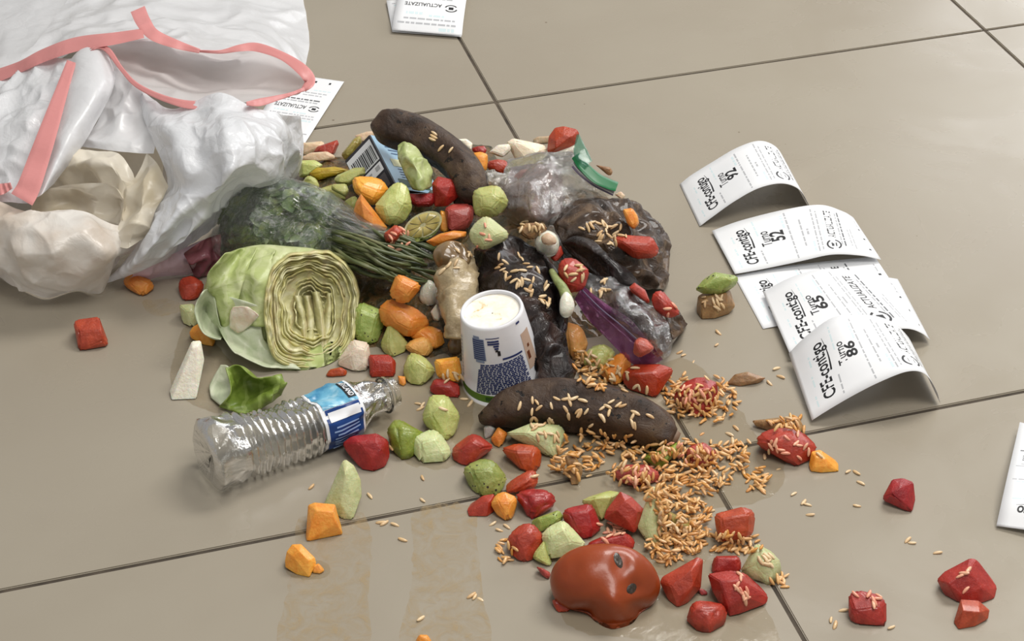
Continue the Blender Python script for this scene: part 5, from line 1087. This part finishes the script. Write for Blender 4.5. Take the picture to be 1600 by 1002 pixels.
ticket((440, 285), (538, 131), (352, 270), [(0, .1), (.5, .2), (1, .2)], [(0, .1), (.5, .2), (1, .2)], 'flat ticket half covered by the right side of the trash bag', None, 9, D=(447, 118))

# ------------------------------------------------------------------ juice on the floor
def puddle(name, pts, label, mat, z=.0006, seed=0, n=90, wob=4):
    ring = crline([Vector((x, y, 0)) for x, y in pts], n, True); c = sum(ring, Vector()) / n
    vs = []
    for k in range(9):
        for i, q in enumerate(ring):
            f = max(k / 8, .002); w_ = wob * noise.noise(Vector((q.x * .06, q.y * .06, seed))) + wob * .6 * noise.noise(Vector((q.x * .17, q.y * .17, seed)))
            dx = (q - c); L_ = dx.length or 1
            x, y = c.x + dx.x * f * (1 + w_ / L_), c.y + dx.y * f * (1 + w_ / L_)
            vs.append(P(x, y, z * (1 - f ** 6) + .00012))
    fs = grid_faces(8, n, 0, True)
    return setp(obj(name, vs, fs, mat), label, 'spill', kind='stuff')
puddle('juice_puddle', [(268, 600), (275, 540), (300, 500), (340, 540), (380, 600), (345, 645), (300, 630)], 'watery juice puddle around the white stick left of the lettuce', M_PUD, seed=1)
puddle('juice_puddle', [(690, 590), (780, 610), (900, 600), (1060, 560), (1140, 620), (1180, 680), (1230, 720), (1200, 780), (1100, 800), (1120, 860), (1060, 900), (960, 880), (880, 800), (820, 760), (740, 720), (690, 660)], 'shallow oily juice film under the rice and the front banana', M_PUD, seed=2, wob=9)
puddle('juice_puddle', [(560, 600), (620, 560), (700, 560), (740, 620), (720, 720), (650, 730), (600, 700), (570, 650)], 'wet film under the green chunks right of the bottle', M_PUD, seed=3, wob=6)
puddle('juice_puddle', [(860, 930), (900, 900), (1040, 880), (1130, 880), (1200, 960), (1215, 1010), (1120, 1010), (1000, 1000), (900, 985)], 'wet film around the tomato and the red cubes', M_PUD, seed=4, wob=8)
puddle('juice_stain', [(470, 810), (560, 800), (580, 850), (575, 930), (570, 1012), (440, 1012), (448, 930), (462, 870)], 'brownish dried juice stain below the two orange pieces at the lower left', M_PUDD, z=.0003, seed=5, wob=5)
puddle('juice_stain', [(650, 800), (735, 790), (745, 850), (755, 930), (760, 1012), (630, 1012), (640, 930), (645, 860)], 'second dried juice streak left of the tomato', M_PUDD, z=.0003, seed=6, wob=5)
puddle('juice_stain', [(225, 470), (262, 468), (290, 480), (262, 492), (236, 492)], 'small brown smear left of the pale green block', M_PUDD, z=.0003, seed=7, wob=3)
puddle('juice_puddle', [(445, 880), (462, 868), (510, 880), (512, 900), (480, 906), (450, 898)], 'juice ring around the lone papaya piece', M_PUD, z=.0005, seed=8, wob=2)

# ------------------------------------------------------------------ rice: placed on whatever surface lies there
t = NT('fried_rice'); oi = t.add('ShaderNodeObjectInfo'); co = t.coord(); g = t.add('ShaderNodeNewGeometry')
t.ln(t.ramp(g.outputs['Random Per Island'], [(0, S(206, 150, 84)), (.35, S(226, 182, 122)), (.6, S(206, 142, 62)), (.8, S(234, 196, 146)), (1, S(196, 128, 52))]), t.b.inputs['Base Color']); t.set(Roughness=.3, Coat_Weight=.2); M_RICE = t.m
t = NT('pale_rice'); oi = t.add('ShaderNodeObjectInfo')
t.ln(t.ramp(oi.outputs['Random'], [(0, S(216, 182, 134)), (.5, S(232, 206, 166)), (1, S(206, 166, 116))]), t.b.inputs['Base Color']); t.set(Roughness=.3, Coat_Weight=.2); M_RICEP = t.m
t = NT('pink_rice'); oi = t.add('ShaderNodeObjectInfo')
t.ln(t.ramp(oi.outputs['Random'], [(0, S(232, 150, 124)), (1, S(240, 186, 152))]), t.b.inputs['Base Color']); t.set(Roughness=.3, Coat_Weight=.2); M_RICER = t.m
gv, gf = [], []
prof = [(-1, .0), (-.88, .55), (-.45, .95), (.1, 1.0), (.6, .82), (.9, .45), (1, 0)]
for k, (x, r) in enumerate(prof):
    for i in range(6):
        a = 2 * math.pi * i / 6; gv.append(Vector((x * .0038, .00135 * r * math.cos(a) + .0003 * x * x, .0012 * r * math.sin(a))))
for k in range(len(prof) - 1):
    for i in range(6): j = (i + 1) % 6; gf.append((k * 6 + i, k * 6 + j, k * 6 + 6 + j, k * 6 + 6 + i))
GR = {}
for key, mt in (('o', M_RICE), ('p', M_RICEP), ('r', M_RICER)):
    me = mesh('rice_grain', gv, gf); me.materials.append(mt); GR[key] = me
bpy.context.view_layer.update(); DG = bpy.context.evaluated_depsgraph_get()
def inpoly(x, y, pl):
    c = False; n = len(pl)
    for i in range(n):
        x0, y0 = pl[i]; x1, y1 = pl[i - 1]
        if (y0 > y) != (y1 > y) and x < (x1 - x0) * (y - y0) / (y1 - y0) + x0: c = not c
    return c
rr_ = random.Random(21)
SKIP = {'juice_puddle', 'juice_stain'}
def frame_at(x, y, stack=0.0):
    d = ray(x, y).normalized(); o_ = EYE.copy()
    for _ in range(4):
        ok, loc, nrm, idx, ob, mtx = scene.ray_cast(DG, o_, d)
        if not ok: return None
        if ob.name.split('.')[0] in SKIP: o_ = loc + d * .0004; continue
        break
    if nrm.dot(d) > 0: nrm = -nrm
    u = nrm.cross(Vector((rr_.uniform(-1, 1), rr_.uniform(-1, 1), rr_.uniform(-.3, .3)))).normalized()
    n = (nrm + u * rr_.uniform(-.25, .25)).normalized(); u = (u - n * u.dot(n)).normalized()
    v = n.cross(u); s_ = rr_.uniform(.85, 1.2)
    m = Matrix((u, v, n)).transposed().to_4x4() @ Matrix.Diagonal((s_, s_, s_, 1)); m.translation = loc + nrm * (.0008 + stack)
    return m
def sample(poly, n):
    xs = [q[0] for q in poly]; ys = [q[1] for q in poly]; out = []
    while len(out) < n:
        x, y = rr_.uniform(min(xs), max(xs)), rr_.uniform(min(ys), max(ys))
        if inpoly(x, y, poly): out.append((x, y))
    return out
def heap(polys, label, layers=3, zmax=.010):
    V, F = [], []
    for poly, n in polys:
        cx = sum(q[0] for q in poly) / len(poly); cy = sum(q[1] for q in poly) / len(poly)
        for x, y in sample(poly, n):
            m = frame_at(x, y, rr_.random() ** 2 * zmax)
            if m is None: continue
            k = len(V); V += [m @ v for v in gv]; F += [tuple(i + k for i in f) for f in gf]
    return setp(obj('rice_heap', V, F, M_RICE), label, 'rice', kind='stuff')
def grains(pts, key, label, group):
    for x, y in pts:
        m = frame_at(x, y)
        if m is None: continue
        o = bpy.data.objects.new('rice_grain', GR[key]); COL.objects.link(o); o.matrix_world = m; setp(o, label, 'rice grain', group)
def on_things(poly, n, key, label): PEND.append((sample(poly, n), key, label))
PEND = []
heap([([(955, 745), (985, 700), (1040, 690), (1090, 690), (1170, 695), (1165, 740), (1120, 775), (1060, 775), (1000, 770)], 330), ([(1010, 770), (1060, 765), (1110, 800), (1105, 850), (1085, 870), (1040, 885), (1005, 865), (1030, 830), (1020, 800)], 300)], 'heap of orange fried rice spread over the tile corner')
heap([([(1060, 650), (1075, 600), (1120, 590), (1155, 620), (1150, 650), (1110, 668)], 90), ([(1030, 600), (1070, 585), (1080, 640), (1060, 660), (1040, 640)], 50)], 'fried rice around the red chunk right of the front banana', zmax=.005)
heap([([(870, 680), (930, 665), (990, 670), (985, 700), (940, 730), (900, 750), (860, 740), (865, 710)], 110)], 'fried rice in the gap below the front banana', zmax=.006)
heap([([(900, 545), (935, 560), (960, 590), (940, 610), (905, 600), (895, 570)], 60)], 'fried rice around the dull green chunk behind the front banana', zmax=.006)
heap([([(1110, 840), (1150, 830), (1185, 840), (1190, 862), (1150, 866), (1110, 862)], 60)], 'fried rice under the red block on the grout line', zmax=.004)
heap([([(1165, 745), (1190, 735), (1206, 750), (1195, 770), (1168, 766)], 26)], 'small loose clump of fried rice right of the big heap', zmax=.005)
heap([([(776, 862), (790, 840), (808, 850), (800, 880), (782, 882)], 16)], 'few grains of rice beside the red cube left of the tomato', zmax=.003)
heap([([(1190, 660), (1250, 652), (1255, 672), (1200, 674)], 24)], 'line of fried rice behind the wide red slice', zmax=.004)
heap([([(1200, 905), (1225, 895), (1235, 915), (1215, 925)], 10)], 'few rice grains right of the yellowish-green chunk', zmax=.002)
bpy.context.view_layer.update(); DG = bpy.context.evaluated_depsgraph_get()
for poly, n, key, what in [
    ([(780, 640), (860, 615), (960, 620), (1030, 655), (1000, 680), (900, 665), (820, 660)], 34, 'p', 'on the skin of the front banana'),
    ([(1190, 680), (1250, 678), (1268, 705), (1240, 722), (1200, 700)], 14, 'r', 'on the wide red slice below the tickets'),
    ([(1065, 605), (1105, 598), (1112, 625), (1085, 640), (1065, 630)], 10, 'r', 'on the red chunk right of the front banana'),
    ([(1142, 900), (1160, 898), (1180, 925), (1170, 950), (1155, 930)], 12, 'r', 'on the biggest red cube right of the tomato'),
    ([(765, 400), (820, 395), (850, 430), (860, 480), (830, 470), (790, 450)], 34, 'p', 'on the wet black peel behind the cup'),
    ([(900, 350), (960, 345), (985, 365), (960, 385), (905, 375)], 26, 'p', 'on the brown peel under the green seal'),
    ([(880, 410), (910, 415), (915, 435), (885, 440)], 9, 'p', 'on the red chunk right of the spring onion stalk'),
    ([(930, 435), (960, 440), (950, 465), (920, 460)], 9, 'p', 'on the upper end of the smoky zip bag'),
    ([(825, 660), (865, 655), (875, 690), (840, 690)], 16, 'p', 'on the green wedge below the front banana'),
    ([(935, 820), (985, 815), (980, 845), (940, 850)], 14, 'r', 'on the red mash behind the tomato'),
    ([(1025, 800), (1060, 800), (1075, 830), (1040, 850)], 18, 'p', 'on the upright pale wedge above the tomato'),
    ([(1035, 690), (1070, 685), (1110, 705), (1090, 730), (1060, 720)], 12, 'r', 'on the red lump at the tile corner'),
    ([(970, 735), (1020, 725), (1025, 755), (985, 760)], 12, 'r', 'on the red lump at the left end of the rice heap'),
    ([(940, 565), (1025, 580), (1010, 615), (950, 610)], 14, 'p', 'on the dark red tomato piece behind the front banana'),
    ([(600, 360), (640, 345), (640, 390), (610, 392)], 12, 'r', 'on the dark red scrap by the lime'),
    ([(1335, 930), (1375, 928), (1372, 948), (1345, 950)], 6, 'r', 'on the red cube near the bottom edge'),
    ([(1488, 895), (1515, 885), (1520, 920), (1500, 925)], 4, 'r', 'on the larger red piece at the lower right'),
    ([(1185, 868), (1205, 870), (1205, 890), (1180, 888)], 8, 'p', 'on the yellowish-green chunk on the grout line'),
    ([(1095, 465), (1130, 460), (1140, 480), (1110, 492)], 12, 'p', 'stuck to the clump under the lone kiwi piece'),
    ([(690, 425), (715, 380), (740, 400), (735, 430)], 7, 'p', 'around the joint of the chicken bone'),
    ([(800, 345), (850, 345), (850, 365), (815, 370)], 12, 'p', 'on the rice clump above the brown-topped onion'),
    ([(740, 355), (760, 345), (770, 380), (745, 392)], 5, 'r', 'beside the wet pale green chunk above the black peel'),
    ([(905, 540), (950, 550), (960, 575), (915, 590)], 14, 'p', 'on the dull green chunk below the purple seal'),
    ([(690, 585), (715, 580), (718, 600), (695, 602)], 6, 'p', 'on the orange cube left of the cup rim'),
    ([(1040, 470), (1062, 480), (1060, 495), (1040, 492)], 3, 'r', 'on the red block at the end of the smoky zip bag'),
    ([(660, 200), (700, 215), (720, 250), (690, 240)], 5, 'p', 'on the back banana')]:
    if n: grains(sample(poly, n), key, 'cooked rice grain lying ' + what, 'rice grains ' + what)
FL = [(487, 762), (578, 776), (660, 748), (660, 783), (601, 819), (617, 821), (629, 845), (742, 934), (737, 932), (749, 938), (658, 968), (660, 634), (657, 640), (653, 632), (692, 640), (725, 625), (735, 632), (1240, 773), (1256, 786), (1262, 790), (1266, 806), (1338, 740), (1345, 756), (1339, 792), (1418, 845), (1425, 850), (1465, 865), (1305, 978), (1298, 970), (1393, 982), (1318, 955), (1213, 577), (1220, 590), (1202, 600), (1062, 552), (1068, 556), (1083, 568), (1120, 540), (1122, 521), (1202, 705), (1218, 735), (1145, 690), (1110, 800), (1195, 715), (770, 820), (792, 824), (780, 830), (1150, 670), (1140, 680), (1280, 712), (1325, 738), (835, 745), (920, 745), (975, 725), (720, 590), (612, 700), (1232, 655), (595, 818)]
for where, test in (('on the bare floor between the bottle and the cup', lambda x, y: x < 760 and y < 710), ('on the floor tiles left of the tomato', lambda x, y: x < 800 and y >= 710),
                    ('on the floor between the zip bag and the tickets', lambda x, y: x >= 1000 and y < 660), ('near the rice heap at the tile corner', lambda x, y: 800 <= x < 1235 and y >= 660), ('on the floor at the lower right', lambda x, y: x >= 1235)):
    grains([q for q in FL if test(*q)], 'p', 'single cooked rice grain lying loose ' + where, 'loose rice grains ' + where)
